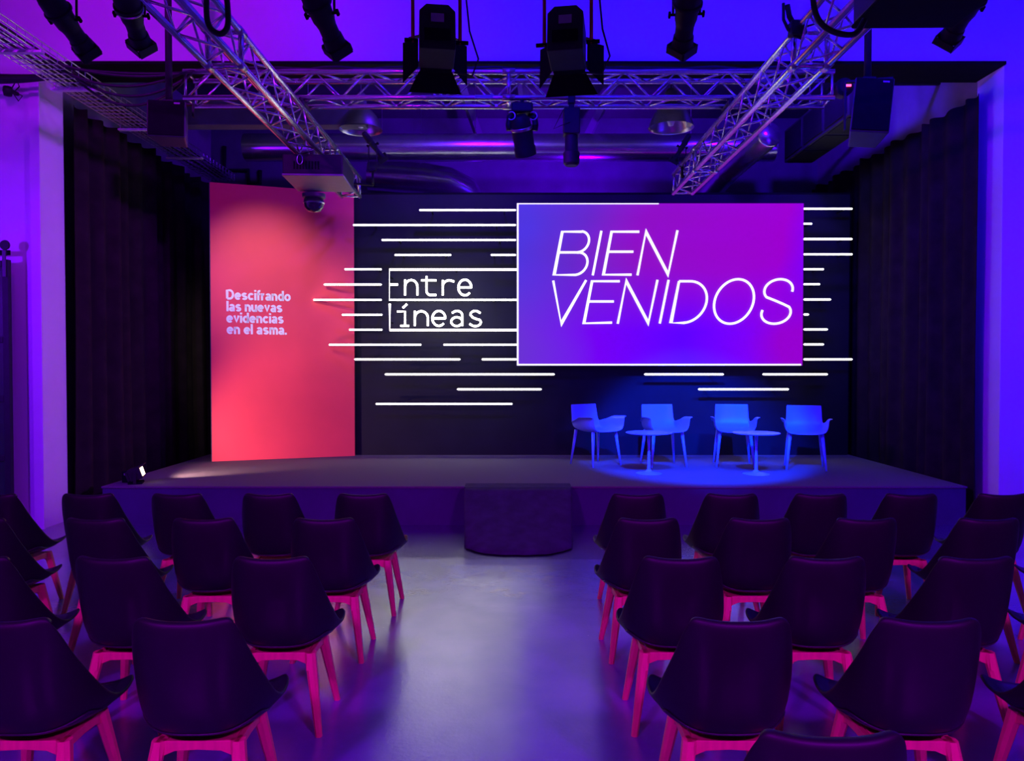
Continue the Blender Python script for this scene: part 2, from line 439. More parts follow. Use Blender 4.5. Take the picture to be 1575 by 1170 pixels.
# ---------------------------------------------------------------- neon strips
NY = 10.315
def wall_pt(px, py, y=NY): return at(px, py, y)
ORD = ['', 'topmost', 'second', 'third', 'fourth', 'fifth', 'sixth', 'seventh', 'eighth', 'ninth', 'tenth', 'eleventh', 'twelfth', 'thirteenth', 'lowest']
def strip(xa, xb, y, label, group):
    a = wall_pt(xa, y); b = wall_pt(xb, y)
    t = thing('neon_strip', label, 'neon light', ((a.x + b.x) / 2, NY, a.z), 0, group)
    h = (b.x - a.x) / 2
    k = MB()
    r = 0.0125
    n = 6
    pts = []; rs = []
    for i in range(5):
        q = math.pi / 2 * i / 4
        pts.append((-h + r - r * math.cos(q), 0, 0)); rs.append(max(0.002, r * math.sin(q)))
    for i in range(5):
        q = math.pi / 2 * (1 - i / 4)
        pts.append((h - r + r * math.cos(q), 0, 0)); rs.append(max(0.002, r * math.sin(q)))
    k.tube(pts, rs, 10)
    k.build('tube', M_neon, t, smooth=True)
    MB().box((0, 0.022, 0), (2 * h - 0.02, 0.022, 0.026)).build('channel', M_blackmatt, t)
    for fr_ in (0.12, 0.88):
        xx = -h + 2 * h * fr_
        if t.location.x + xx < -2.10: xx = h - 0.06 if fr_ > 0.5 else None
        if xx is not None:
            MB().box((xx, 0.165, 0), (0.014, 0.27, 0.014)).build('standoff', M_blackmatt, t)
    return t
def lab(row, where): return f'white neon strip, {ORD[row]} row from top, {where}'
LG = 'white neon strips left of the screen'; RG = 'white neon strips right of the screen'; BG = 'white neon strips below the screen'
SX0 = 793.5
for row, y, segs in (
    (1, 323, [(645, SX0, 'touching the screen left edge')]),
    (2, 346, [(543, SX0, 'touching the screen left edge')]),
    (3, 369, [(587, SX0, 'touching the screen left edge')]),
    (4, 392, [(607, 694, 'above the lettered sign, clear of the screen'), (755, SX0, 'short, touching the screen left edge')]),
    (5, 414, [(530, 587, 'just left of the lettered sign')]),
    (6, 437.5, [(498, 587, 'just left of the lettered sign')]),
    (7, 461, [(482, 587, 'reaching farthest over the red panel')]),
    (8, 484, [(526, 588, 'just left of the lettered sign')]),
    (9, 507, [(537, 588, 'just left of the lettered sign')]),
    (10, 530, [(506, 648, 'starting over the red panel'), (682, 795, 'touching the screen left edge')]),
    (11, 552.5, [(545, 708, 'starting at the red panel edge'), (741, 795, 'short, touching the screen left edge')]),
    (12, 575.5, [(592, 853, 'longest one running under the screen corner')]),
    (13, 598.5, [(703, 833, 'below the screen left corner')]),
    (14, 621, [(578, 788, 'long and alone in its row')])):
    for xa, xb, wh in segs:
        strip(xa, xb, y, lab(row, wh), LG)
for row, y, xb in ((1, 321, 1311), (2, 344, 1249), (3, 367.5, 1311), (4, 391, 1311), (5, 414, 1267), (6, 437, 1261), (7, 460.5, 1278), (8, 483.5, 1244), (9, 506.5, 1273), (10, 529.5, 1267), (11, 552.5, 1311)):
    strip(1236, xb, y, lab(row, ('long, ' if xb > 1300 else 'short, ') + 'right of the screen'), RG)
strip(991, 1113, 575.5, lab(12, 'below the screen middle'), BG)
strip(1173, 1273, 575.5, lab(12, 'below the screen right corner'), BG)
strip(1074, 1213, 598.5, lab(13, 'above the rightmost stage chairs'), BG)

# ---------------------------------------------------------------- lettered neon sign
o0 = wall_pt(599, 508)
sign = thing('neon_sign', 'white lettered neon sign reading Entre lineas inside long bars', 'neon sign', o0)
def neon_part(name, strokes, r=0.0142, label=None):
    k = MB()
    for s_ in strokes:
        k.tube([wall_pt(x, y) - o0 for x, y in s_], r, 8)
    o = k.build(name, M_neon, sign, smooth=True)
    if label: o['label'] = label
neon_part('letter', [[(795, 414.5), (599, 414.5), (599, 461), (795, 461)], [(599, 437.5), (612, 437.5)]], 0.0135, 'large letter E with long bars')
neon_part('letter', [[(599.5, 467), (599.5, 507.5), (796, 507.5)]], 0.0135, 'large letter L with a long foot')
def low_n(x, w, b, h): return [[(x, b), (x, b - h)], [(x, b - h * 0.55)] + arc(x + w / 2, b - h * 0.55, w / 2, h * 0.43, 180, 0, 10) + [(x + w, b)]]
def low_e(x, w, b, h): return [[(x + 0.5, b - h / 2), (x + w, b - h / 2)] + arc(x + w / 2, b - h / 2, w / 2, h / 2, 0, 318, 22)]
neon_part('letter', low_n(623, 19, 454, 24))
neon_part('letter', [[(656, 424.5), (656, 447)] + arc(662, 447, 6, 6.5, 180, 270, 6) + [(671, 453.5)], [(648, 431), (671, 431)]])
neon_part('letter', [[(681, 454), (681, 430.5)], [(681, 441)] + arc(691, 440, 10, 9, 170, 60, 8) + [(698.5, 433)]])
neon_part('letter', low_e(705, 20, 454, 24))
neon_part('letter', [[(611, 479), (623, 479), (623, 501)], [(616, 501), (629, 501)], [(619.5, 473.5), (626, 467.5)]])
neon_part('letter', low_n(638, 20, 501, 23))
neon_part('letter', low_e(665, 20, 501, 23))
neon_part('letter', [[(695, 481)] + arc(703, 485, 8, 7, 140, 0, 8) + [(711, 501)], arc(702.5, 494.5, 8.5, 6.8, 25, 335, 16)])
neon_part('letter', [[(739, 481.5)] + arc(731, 484, 7.5, 6, 40, 180, 8) + [(727, 488), (734, 491)] + arc(731, 495.5, 8.5, 6, 40, -140, 12) + [(722, 498)]])
for px_, py_ in ((599, 425), (599, 495), (700, 414.5), (700, 507.5), (760, 461)):
    p = wall_pt(px_, py_) - o0
    MB().box((p.x, 0.16, p.z), (0.014, 0.28, 0.014)).build('standoff', M_blackmatt, sign)

# ---------------------------------------------------------------- screen
SY = 10.30
a = at(795, 562, SY); b = at(1236.5, 312.5, SY)
c = (a + b) / 2
scr = thing('projection_screen', 'large wide lit screen showing the white words BIEN VENIDOS', 'screen', (c.x, SY, a.z))
sw, sh = b.x - a.x, b.z - a.z
MB().box((0, 0.02, sh / 2), (sw, 0.03, sh)).build('display', M_screen, scr)
MB().box((0, 0.162, sh / 2), (sw - 0.3, 0.25, sh - 0.3)).build('housing', M_blackmatt, scr)
fr = MB(); t_ = 0.022
fr.box((-sw / 2 + t_ / 2, 0, sh / 2), (t_, 0.012, sh)); fr.box((0, 0, t_ / 2), (sw - 2 * t_, 0.012, t_))
fr.box((-sw * 0.25, 0, sh - 0.006), (sw * 0.5 - 2 * t_, 0.012, 0.012))
fr.build('border', M_screenwhite, scr)
def scr_pt(u, v):           # coordinates in an enlarged view of the screen
    p = at(780 + u / 2.864, 290 + v / 2.864, SY)
    return Vector((p.x - c.x, -0.008, p.z - a.z))
def ribbon(strokes, label, w=0.0155):
    k = MB()
    for s_ in strokes:
        P = [scr_pt(*q) for q in s_]
        m = len(P)
        L_ = []; R_ = []
        for i in range(m):
            t = (P[min(i + 1, m - 1)] - P[max(i - 1, 0)]).normalized()
            d0 = (P[i] - P[i - 1]).normalized() if i else t
            d1 = (P[i + 1] - P[i]).normalized() if i < m - 1 else t
            n = Vector((-t.z, 0, t.x))
            cs = max(0.35, math.cos(d0.angle(d1) / 2) if d0.length and d1.length else 1)
            L_.append(P[i] + n * w / cs); R_.append(P[i] - n * w / cs)
        f = Vector((0, 0.006, 0))
        rows = [[l, r_, r_ + f, l + f, l] for l, r_ in zip(L_, R_)]
        k.grid(rows)
        k.add([L_[0], R_[0], R_[0] + f, L_[0] + f], [(0, 1, 2, 3)])
        k.add([L_[-1], R_[-1], R_[-1] + f, L_[-1] + f], [(3, 2, 1, 0)])
    o = k.build('letter', M_screenwhite, scr); o['label'] = 'white slanted letter ' + label
SLT = -0.19
def sh_arc(cx, cy, rx, ry, a0, a1, n=24):
    return [(x + (y - cy) * SLT, y) for x, y in arc(cx, cy, rx, ry, a0, a1, n)]
# B I E N
ribbon([[(228, 281), (310, 281)] + sh_arc(316, 234.5, 44, 46.5, -80, 80, 14) + [(326, 190), (243, 190), (207, 380), (300, 380)] + sh_arc(306, 330.5, 47, 49.5, -80, 80, 14) + [(310, 281)]], 'B')
ribbon([[(377, 382), (415, 186)]], 'I')
ribbon([[(582, 190), (460, 190), (424, 379), (548, 379)], [(443, 278), (556, 278)]], 'E')
ribbon([[(574, 382), (611, 190), (709, 378), (750, 184)]], 'N')
# V E N I D O S
ribbon([[(203, 405), (238, 595), (348, 403)]], 'V')
ribbon([[(496, 408), (374, 408), (338, 593), (462, 590)], [(357, 497), (470, 497)]], 'E')
ribbon([[(487, 595), (524, 407), (622, 592), (662, 402)]], 'N')
ribbon([[(672, 594), (711, 402)]], 'I')
ribbon([[(757, 408), (721, 591), (780, 591)] + sh_arc(790, 499.5, 88, 91.5, -85, 85, 22) + [(800, 408), (757, 408)]], 'D')
ribbon([sh_arc(999, 497, 86, 98, 0, 360, 48)], 'O')
ribbon([sh_arc(1195, 447, 62, 48, -8, 210, 20) + [(1142, 478), (1180, 493), (1215, 508)] + sh_arc(1184, 548, 64, 47, 35, -196, 22)], 'S')

# ================================================================== curtains
def curtain(name, label, X, y0, y1, top, sag, seed, bottom=0.02, ripple=0.07):
    rnd = random.Random(seed)
    n = int((y1 - y0) / 0.025)
    ph = [rnd.uniform(0, 6.28) for _ in range(3)]
    rows = []
    H = 26
    for j in range(H + 1):
        v = j / H
        row = []
        for i in range(n + 1):
            y = y0 + (y1 - y0) * i / n
            A = ripple * (0.55 + 0.45 * v)
            fold = math.sin(y * 21 + ph[0] + 0.5 * math.sin(y * 5 + ph[1])) * A + 0.035 * math.sin(y * 7.3 + ph[2])
            x = X + fold * (1 if X < 0 else -1)
            zt = top + sag * abs(math.sin(y * 4.2 + ph[1])) + 0.012 * math.sin(y * 21)
            row.append((x, y + 0.02 * math.sin(v * 5 + y * 3) * v, zt + (bottom - zt) * v))
        rows.append(row)
    o = MB().grid(rows).build(name, M_curtain, smooth=True, solid=0.006, offset=0)
    return tag(o, label, 'curtain', 'black side curtains of the stage')
curtain('stage_curtain', 'black pleated curtain along the left side behind the red panel', -4.66, 8.20, 12.4, 4.43, -0.03, 1)
curtain('stage_curtain', 'black pleated curtain along the right side behind stage chairs', 4.815, 7.92, 12.3, 4.46, -0.03, 2, ripple=0.045)

# ================================================================== audience chairs
def lerp_tab(tab, v):
    for i in range(len(tab) - 1):
        if v <= tab[i + 1][0]:
            t = (v - tab[i][0]) / (tab[i + 1][0] - tab[i][0])
            t = t if True else t * t * (3 - 2 * t)
            return [tab[i][k] + (tab[i + 1][k] - tab[i][k]) * t for k in range(1, len(tab[i]))]
    return list(tab[-1][1:])
CEN = [(0.0, -0.222, 0.806), (0.025, -0.252, 0.811), (0.05, -0.262, 0.800), (0.1, -0.266, 0.765), (0.22, -0.255, 0.655), (0.34, -0.236, 0.545), (0.44, -0.210, 0.440), (0.53, -0.155, 0.378), (0.62, -0.07, 0.358), (0.74, 0.05, 0.360), (0.86, 0.15, 0.384), (0.95, 0.215, 0.396), (1.0, 0.240, 0.388)]
EDG = [(0.0, 0.158, -0.192, 0.824), (0.025, 0.163, -0.219, 0.829), (0.05, 0.168, -0.225, 0.818), (0.1, 0.180, -0.215, 0.780), (0.22, 0.203, -0.165, 0.680), (0.34, 0.224, -0.100, 0.588), (0.44, 0.238, -0.040, 0.510), (0.53, 0.246, 0.020, 0.455), (0.62, 0.248, 0.080, 0.430), (0.74, 0.246, 0.135, 0.430), (0.86, 0.238, 0.190, 0.444), (0.95, 0.212, 0.230, 0.436), (1.0, 0.172, 0.244, 0.404)]
def shell_rows(us, vs, lift=0.0):
    rows = []
    for v in vs:
        cy_, cz = lerp_tab(CEN, v); ex, ey, ez = lerp_tab(EDG, v)
        pw = 3.4 if v < 0.5 else 3.4 - 0.9 * min(1, (v - 0.5) / 0.2)
        row = []
        for u in us:
            au = abs(u)
            q = au ** pw
            y = cy_ + (ey - cy_) * q; z = cz + (ez - cz) * (q if v > 0.1 else au ** 2.2)
            if v < 0.12: z -= 0.035 * au ** 16 * (1 - v / 0.12)
            row.append((ex * u * (1 + 0.10 * (1 - au)), y, z + lift))
        rows.append(row)
    return rows
def make_chair():
    t = thing('shell_chair', '', 'chair')
    us = [-1, -0.97, -0.92, -0.84, -0.72, -0.56, -0.38, -0.19, 0, 0.19, 0.38, 0.56, 0.72, 0.84, 0.92, 0.97, 1]
    vs = [0, .025, .05, .08] + [0.08 + 0.92 * i / 17 for i in range(1, 18)]
    MB().grid(shell_rows(us, vs)).build('shell', M_shell, t, smooth=True, solid=0.013, offset=1.0, sub=1)
    us2 = [-0.86 + 1.72 * i / 10 for i in range(11)]
    vs2 = [0.50 + 0.47 * i / 10 for i in range(11)]
    rows = shell_rows(us2, vs2)
    n = len(rows)
    out = []
    for i, r_ in enumerate(rows):
        q = min(1, min(i, n - 1 - i) / 2)
        out.append([(x, y, z + 0.004 + 0.024 * q * (1 - abs(us2[k] / 0.86) ** 6)) for k, (x, y, z) in enumerate(r_)])
    MB().grid(out).build('seat_cushion', M_cushion, t, smooth=True, solid=0.012, offset=-1, sub=1)
    top = {}
    for sx in (-1, 1):
        for sy in (-1, 1):
            a_ = Vector((sx * 0.135, sy * 0.115 + 0.01, 0.350)); b_ = Vector((sx * 0.192, sy * 0.188, 0.0))
            top[(sx, sy)] = a_
            k = MB()
            nn = 10
            vs_, fs_ = [], []
            for p, hw, hd in ((a_, 0.025, 0.025), (a_.lerp(b_, 0.35), 0.022, 0.022), (b_, 0.0145, 0.0145)):
                for ca, sa in ((1, .45), (.45, 1), (-.45, 1), (-1, .45), (-1, -.45), (-.45, -1), (.45, -1), (1, -.45)):
                    vs_.append((p.x + hw * ca, p.y + hd * sa, p.z))
            for l in range(2):
                for q in range(8):
                    w_ = (q + 1) % 8
                    fs_.append((l * 8 + q, l * 8 + w_, l * 8 + 8 + w_, l * 8 + 8 + q))
            fs_.append(tuple(range(8))); fs_.append(tuple(range(23, 15, -1)))
            k.add(vs_, fs_).build('leg', M_beech, t)
    def arch(axis, s):
        k = []
        poly = [(-0.130, 0.350), (0.130, 0.350), (0.146, 0.275), (0.118, 0.298), (0.080, 0.314), (0.0, 0.318), (-0.080, 0.314), (-0.118, 0.298), (-0.146, 0.275)]
        return poly
    k = MB()
    for s in (-1, 1):
        k.prism(arch(0, s), s * 0.118 + 0.009 - 0.011, s * 0.118 + 0.009 + 0.011)
        M = Matrix.Rotation(R(90), 4, 'Z')
        k.prism(arch(1, s), s * 0.136 - 0.011, s * 0.136 + 0.011, M)
    k.box((0, 0.01, 0.341), (0.24, 0.22, 0.012))
    k.build('apron', M_beech, t, bevel=0.003)
    return t
ROWN = {1: 'front row', 2: 'second row', 3: 'third row', 4: 'fourth row', 5: 'fifth row'}
POS = ['on the aisle', 'second from the aisle', 'third from the aisle', 'fourth from the aisle', 'fifth from the aisle']
BACKZ = {1: 4.96, 2: 4.16, 3: 3.315, 4: 2.50, 5: 1.71}
# X of the chairs counted from the aisle outward
LEFT = {1: [-0.971, -1.585, -2.18, -2.776, -3.39], 2: [-1.03, -1.70, -2.28, -2.95], 3: [-1.056, -1.743, -2.37], 4: [-1.096, -1.70]}
RIGHT = {1: [0.815, 1.44, 2.02, 2.615, 3.21], 2: [0.737, 1.357, 1.94, 2.62, 3.27], 3: [0.746, 1.384, 2.035, 2.68], 4: [0.757, 1.397, 2.05], 5: [0.74]}
proto = make_chair(); first = True
rnd = random.Random(9)
for side, D in (('left', LEFT), ('right', RIGHT)):
    for row in D:
        for i, x in enumerate(D[row]):
            o = proto if first else copy_tree(proto)
            first = False
            o.location = (x, BACKZ[row] + 0.262, 0.0)
            o.rotation_euler = (0, 0, R(rnd.uniform(-2.5, 2.5)))
            o['label'] = f'black shell chair with beech legs, {ROWN[row]}, {side} block, {POS[i]}'
            o['group'] = 'audience chairs facing the stage'

# ================================================================== stage armchairs and tables
def make_armchair():
    t = thing('armchair', '', 'armchair')
    # rows: (y, z_centre, half width, arm amount, bowl)
    prof = [(-0.265, 0.432, 0.222, 0.96), (-0.245, 0.428, 0.224, 1.0), (-0.18, 0.424, 0.226, 1.0), (-0.10, 0.420, 0.226, 1.0), (-0.04, 0.418, 0.225, 1.0), (0.00, 0.418, 0.224, 0.97), (0.04, 0.420, 0.222, 0.86), (0.09, 0.424, 0.220, 0.74), (0.14, 0.434, 0.218, 0.62), (0.18, 0.455, 0.216, 0.45), (0.205, 0.490, 0.213, 0.22),
            (0.226, 0.54, 0.210, 0.04), (0.240, 0.60, 0.206, 0.0), (0.252, 0.67, 0.203, 0.0), (0.262, 0.735, 0.200, 0.0), (0.265, 0.75, 0.197, 0.0)]
    rows = []
    for y, z, hw, am in prof:
        back = max(0.0, min(1.0, (z - 0.46) / 0.1)) if y > 0.15 else 0.0
        half = [(0, 0, 0), (0.35 * hw, 0, 0.0), (0.7 * hw, -0.006 * back, 0.006 * (1 - back)), (0.9 * hw, -0.014 * back, 0.020 * (1 - back))]
        arm = [(hw - 0.004, 0, 0.040), (hw + 0.014, 0, 0.085), (hw + 0.018, 0, 0.135), (hw + 0.022, 0, 0.170), (hw + 0.036, 0, 0.186), (hw + 0.062, 0, 0.190)]
        flat = [(hw * 0.94, -0.016, 0.0), (hw * 0.96, -0.017, 0), (hw * 0.975, -0.018, 0), (hw * 0.985, -0.019, 0), (hw * 0.995, -0.02, 0), (hw, -0.021, 0)]
        lst = half + [(f[0] + (a_[0] - f[0]) * am, (f[1] * back) * (1 - am), f[2] + (a_[2] - f[2]) * am) for a_, f in zip(arm, flat)]
        pts = [(-x, y + dy, z + dz) for x, dy, dz in reversed(lst[1:])] + [(x, y + dy, z + dz) for x, dy, dz in lst]
        rows.append(pts)
    MB().grid(rows).build('shell', M_bluelit, t, smooth=True, solid=0.010, offset=0, sub=2)
    for sx in (-1, 1):
        for sy, ty in ((-1, -0.17), (1, 0.17)):
            MB().tube([(sx * 0.178, ty, 0.436), (sx * 0.20, ty + sy * 0.025, 0.22), (sx * 0.222, ty + sy * 0.055, 0.0)], [0.021, 0.017, 0.011], 12).build('leg', M_bluelit, t, smooth=True)
    return t
arm0 = make_armchair()
ARM = [(916, 709, 9.62, 33, 'blue lit armchair turned right, leftmost on stage'),
       (1020, 710, 9.55, 8, 'blue lit armchair behind the left round table'),
       (1128, 711, 9.55, -10, 'blue lit armchair behind the right round table'),
       (1238, 716, 9.28, -17, 'blue lit armchair turned left, rightmost on stage')]
for i, (px, py, y, rot, lb) in enumerate(ARM):
    o = arm0 if i == 0 else copy_tree(arm0)
    p = at(px, py, y)
    o.location = (p.x, y, SH); o.rotation_euler = (0, 0, R(rot))
    o['label'] = lb; o['group'] = 'armchairs on the stage'
def make_table():
    t = thing('side_table', '', 'table')
    MB().lathe([(0.0, 0.462), (0.24, 0.462), (0.262, 0.468), (0.265, 0.474), (0.262, 0.478), (0.0, 0.478)], n=48).build('tabletop', M_bluelit, t, smooth='auto')
    MB().lathe([(0.021, 0.015), (0.017, 0.10), (0.015, 0.3), (0.022, 0.45), (0.05, 0.462)], n=20).build('stem', M_bluelit, t, smooth='auto')
    MB().lathe([(0.150, 0.0), (0.150, 0.006), (0.11, 0.012), (0.04, 0.026), (0.02, 0.05)], n=40).build('foot', M_bluelit, t, smooth='auto')
    return t
tb0 = make_table()
for i, (px, y, lb) in enumerate(((998, 8.82, 'small round pedestal table in front of the second stage armchair'), (1163, 8.78, 'small round pedestal table between the two right stage armchairs'))):
    o = tb0 if i == 0 else copy_tree(tb0)
    o.location = (at(px, 700, y).x, y, SH); o['label'] = lb; o['group'] = 'small round tables on the stage'

# ---------------------------------------------------------------- floor spotlight at stage edge
fs = thing('floor_spotlight', 'small black floor spotlight at the left front edge of stage', 'spotlight', (-3.98, 8.10, SH), R(-72))
MB().box((0, 0, 0.012), (0.16, 0.14, 0.024)).build('base', M_blackmatt, fs, bevel=0.004)
k = MB(); tilt = Matrix.Rotation(R(18), 3, 'X')
k.box((0, 0.0, 0.105), (0.19, 0.12, 0.125), rot=tilt)
for i in range(6): k.box((-0.08 + i * 0.032, -0.07, 0.08), (0.008, 0.03, 0.10), rot=tilt)
fh_ = k.build('housing', M_black, fs, bevel=0.006)
k = MB(); k.box((0, 0.062, 0.128), (0.15, 0.008, 0.085), rot=tilt); k.build('lamp_face', M_warm, fh_)
for s in (-1, 1): MB().box((s * 0.105, 0, 0.07), (0.008, 0.03, 0.12)).build('bracket', M_black, fs)
MB().box((0, 0.04, 0.185), (0.19, 0.09, 0.006), rot=Matrix.Rotation(R(25), 3, 'X')).build('visor', M_black, fh_)
bx = thing('junction_box', 'small black junction box behind the stage edge spotlight', 'box', (-4.10, 8.20, SH), R(-10))
MB().box((0, 0, 0.06), (0.09, 0.13, 0.12)).build('body', M_blackmatt, bx, bevel=0.006)
MB().box((0, -0.067, 0.09), (0.03, 0.006, 0.02)).build('socket', M_label, bx)

# ---------------------------------------------------------------- cloth covered step in the aisle
stp = thing('covered_step', 'dark cloth covered step block against the stage front', 'step', (0.06, 7.62, 0))
rows = []
H = 16; NN = 48
for j in range(H + 1):
    v = j / H
    row = []
    for i in range(NN + 1):
        s_ = -1 + 2 * i / NN
        if abs(s_) > 0.74:
            q = (abs(s_) - 0.74) / 0.26
            x = 0.535 - 0.05 * v; y = 0.27 * q - 0.75 * v * (1 - q)
            bow = 0.0
        else:
            x = (0.535 - 0.05 * v) * abs(s_) / 0.74; y = -0.75 * v
            bow = 1 - (abs(s_) / 0.74) ** 3.2
        x = math.copysign(x, s_)
        row.append((x + 0.004 * math.sin(i * 1.7) * v, y - 0.27 * v * v * bow + 0.006 * math.sin(i * 0.9) * v, 0.425 * (1 - v) ** 0.94 + 0.004))
    rows.append(row)
MB().grid(rows).build('skirt', M_cloth, stp, smooth=True, solid=0.006, offset=0)
MB().box((0, 0.135, 0.428), (1.075, 0.27, 0.012)).build('top', M_cloth, stp, bevel=0.005)
MB().tube([Vector(p) + Vector((0, -0.006, 0.004)) for p in rows[-1][7:-7]], 0.006, 6).build('hem', M_blackmatt, stp, smooth=True)

# ================================================================== trusses
def truss(label, a, b, sec=0.24, pitch=0.245, name='box_truss', joints=()):
    a = Vector(a); b = Vector(b)
    t = thing(name, label, 'truss', a, 0, 'aluminium box trusses')
    d = (b - a); L_ = d.length; M = align(d)
    h = sec / 2
    cs = [(-h, -h), (h, -h), (h, h), (-h, h)]
    for x, z in cs:
        MB(M).tube([(x, 0, z), (x, L_, z)], 0.025, 12).build('chord', M_chrome, t, smooth=True)
    n = max(2, int(round(L_ / pitch)))
    for q in range(4):
        p0 = cs[q]; p1 = cs[(q + 1) % 4]
        k = MB(M)
        pts = []
        for i in range(n + 1):
            y = 0.03 + (L_ - 0.06) * i / n
            p = p0 if (i + q // 2) % 2 == 0 else p1
            pts.append((p[0], y, p[1]))
        for i in range(n): k.tube([pts[i], pts[i + 1]], 0.0095, 6)
        for i in (0, n):
            y = 0.02 if i == 0 else L_ - 0.02
            k.tube([(p0[0], y, p0[1]), (p1[0], y, p1[1])], 0.013, 6)
        k.build('lacing', M_chrome, t, smooth=True)
    for jy in joints:
        for x, z in cs:
            MB(M).tube([(x, jy - 0.06, z), (x, jy + 0.06, z)], 0.031, 12).build('coupler', M_steel, t, smooth=True)
        k = MB(M)
        for q in range(4):
            p0 = cs[q]; p1 = cs[(q + 1) % 4]
            k.tube([(p0[0], jy, p0[1]), (p1[0], jy, p1[1])], 0.022, 8)
        k.build('joint_frame', M_chrome, t, smooth=True)
    return t
TB = 4.14
cross = truss('aluminium box truss running crosswise in front of the stage opening', (-3.06, 7.32, TB + 0.12), (3.0, 7.32, TB + 0.12), joints=(3.03,))
k = MB(); k.box((2.80, -0.148, -0.118), (0.17, 0.004, 0.03)); lbl = k.build('tag_label', M_green, cross); lbl['label'] = 'green inspection label'
truss('aluminium box truss crossing above the audience, carrying the row of spotlights', (-3.3, 4.62, TB + 0.12), (3.3, 4.62, TB + 0.12))
DB = 3.82
truss('aluminium box truss running back above the red panel and projector', (-2.08, 2.6, DB + 0.12), (-2.08, 9.95, DB + 0.12), joints=(3.0, 6.0))
truss('aluminium box truss running back above the right stage chairs', (2.16, 2.6, DB + 0.12), (2.16, 9.75, DB + 0.12), joints=(3.0, 6.0))
for x, lb in ((-2.08, 'left'), (2.16, 'right')):
    c_ = thing('truss_clamp', f'dark clamp joining the {lb} lengthwise truss to the cross truss', 'clamp', (x, 7.32, TB - 0.02), 0, 'truss clamps')
    for s in (-1, 1):
        MB().tube([(s * 0.12, -0.16, 0.0), (s * 0.12, 0.16, 0.0)], 0.016, 8).build('bar', M_black, c_, smooth=True)
        MB().box((s * 0.12, -0.12, -0.03), (0.05, 0.05, 0.05)).build('jaw', M_black, c_, bevel=0.006)

# ================================================================== stage lamps hanging in a row
def clamp_parts(t, top, drop=0.0):
    k = MB(); k.tube([top + Vector((0, 0, 0.035 * math.cos(q) )) + Vector((0, 0.035 * math.sin(q), 0.0)) for q in [i * math.pi / 6 for i in range(-5, 6)]], 0.011, 6)
    k.build('clamp', M_black, t, smooth=True)
def profile_spot(label, rear, front, hang_z, mat_body=M_black, scale=1.22, group='profile spotlights hanging in a row', ring=False):
    rear = Vector(rear); front = Vector(front)
    d = front - rear; mid = rear.lerp(front, 0.42)
    t = thing('profile_spotlight', label, 'spotlight', mid, 0, group)
    M = align(d); s = d.length / 0.66; fat = scale
    Z = Matrix.Rotation(R(-90), 4, 'X')    # lathe axis z to +y
    def lt(prof, name, m, n=20): return MB(M).lathe([(r_ * s * fat, (h_) * s) for r_, h_ in prof], Z, n).build(name, m, t, smooth='auto')
    lt([(0.0, -0.30), (0.055, -0.295), (0.078, -0.27), (0.088, -0.22), (0.092, -0.12), (0.105, -0.11), (0.105, -0.09), (0.09, -0.08)], 'lamp_housing', mat_body)
    lt([(0.09, -0.08), (0.082, -0.03), (0.080, 0.04), (0.072, 0.07), (0.068, 0.10)], 'gate_body', mat_body)
    ln_ = lt([(0.066, 0.09), (0.066, 0.20), (0.074, 0.21), (0.080, 0.30), (0.084, 0.32), (0.078, 0.325), (0.07, 0.30), (0.0, 0.295)], 'lens_tube', mat_body)
    k = MB(M @ Matrix.Rotation(R(45), 4, 'Y'))
    for sx in (-1, 1):
        k.box((sx * 0.098 * s, 0.335 * s, 0), (0.012 * s, 0.09 * s, 0.19 * s))
        k.box((0, 0.335 * s, sx * 0.098 * s), (0.19 * s, 0.07 * s, 0.012 * s))
    k.build('gel_holder', mat_body, ln_, bevel=0.003)
    if ring: 
        lt([(0.098, -0.07), (0.103, -0.06), (0.098, -0.05)], 'trim_ring', M_steel)
    for sx in (-1, 1):
        k = MB(M); k.tube([(sx * 0.075 * s, 0, 0), (sx * 0.135 * s, 0, 0)], 0.012 * s, 8); k.box((sx * 0.145 * s, 0, 0), (0.02 * s, 0.05 * s, 0.03 * s))
        k.build('knob', M_blackmatt, t)
    side = (M.to_3x3() @ Vector((1, 0, 0)))
    top = Vector((0, 0, hang_z - mid.z))
    k = MB()
    w_ = 0.115 * s
    k.tube([side * w_, side * w_ + Vector((0, 0, top.z * 0.62)), side * w_ * 0.8 + Vector((0, 0, top.z * 0.72)), -side * w_ * 0.8 + Vector((0, 0, top.z * 0.72)), -side * w_ + Vector((0, 0, top.z * 0.62)), -side * w_], 0.011 * s, 6)
    k.tube([Vector((0, 0, top.z * 0.72)), top - Vector((0, 0, 0.045))], 0.014, 8)
    k.build('yoke', M_black, t, smooth=True)
    clamp_parts(t, top)
    return t
HZ = TB - 0.0
M_redblack = mat('dark_red_lit_body', (0.030, 0.014, 0.018), 0.38, 0.3, var=0.15)
ORD_S = ['leftmost', 'second from left', 'third from left', 'second from right', 'rightmost']
for i, (px0, py0, px1, py1, ring) in enumerate(((70, -10, 138, 84, False), (188, -18, 220, 76, True), (474, -25, 522, 82, False), (1062, -25, 1048, 82, False), (1512, -30, 1455, 68, False))):
    profile_spot(f'black profile spotlight hanging high over the stage front, {ORD_S[i]} of five', at(px0, py0, 4.46), at(px1, py1, 4.84), HZ, ring=ring)

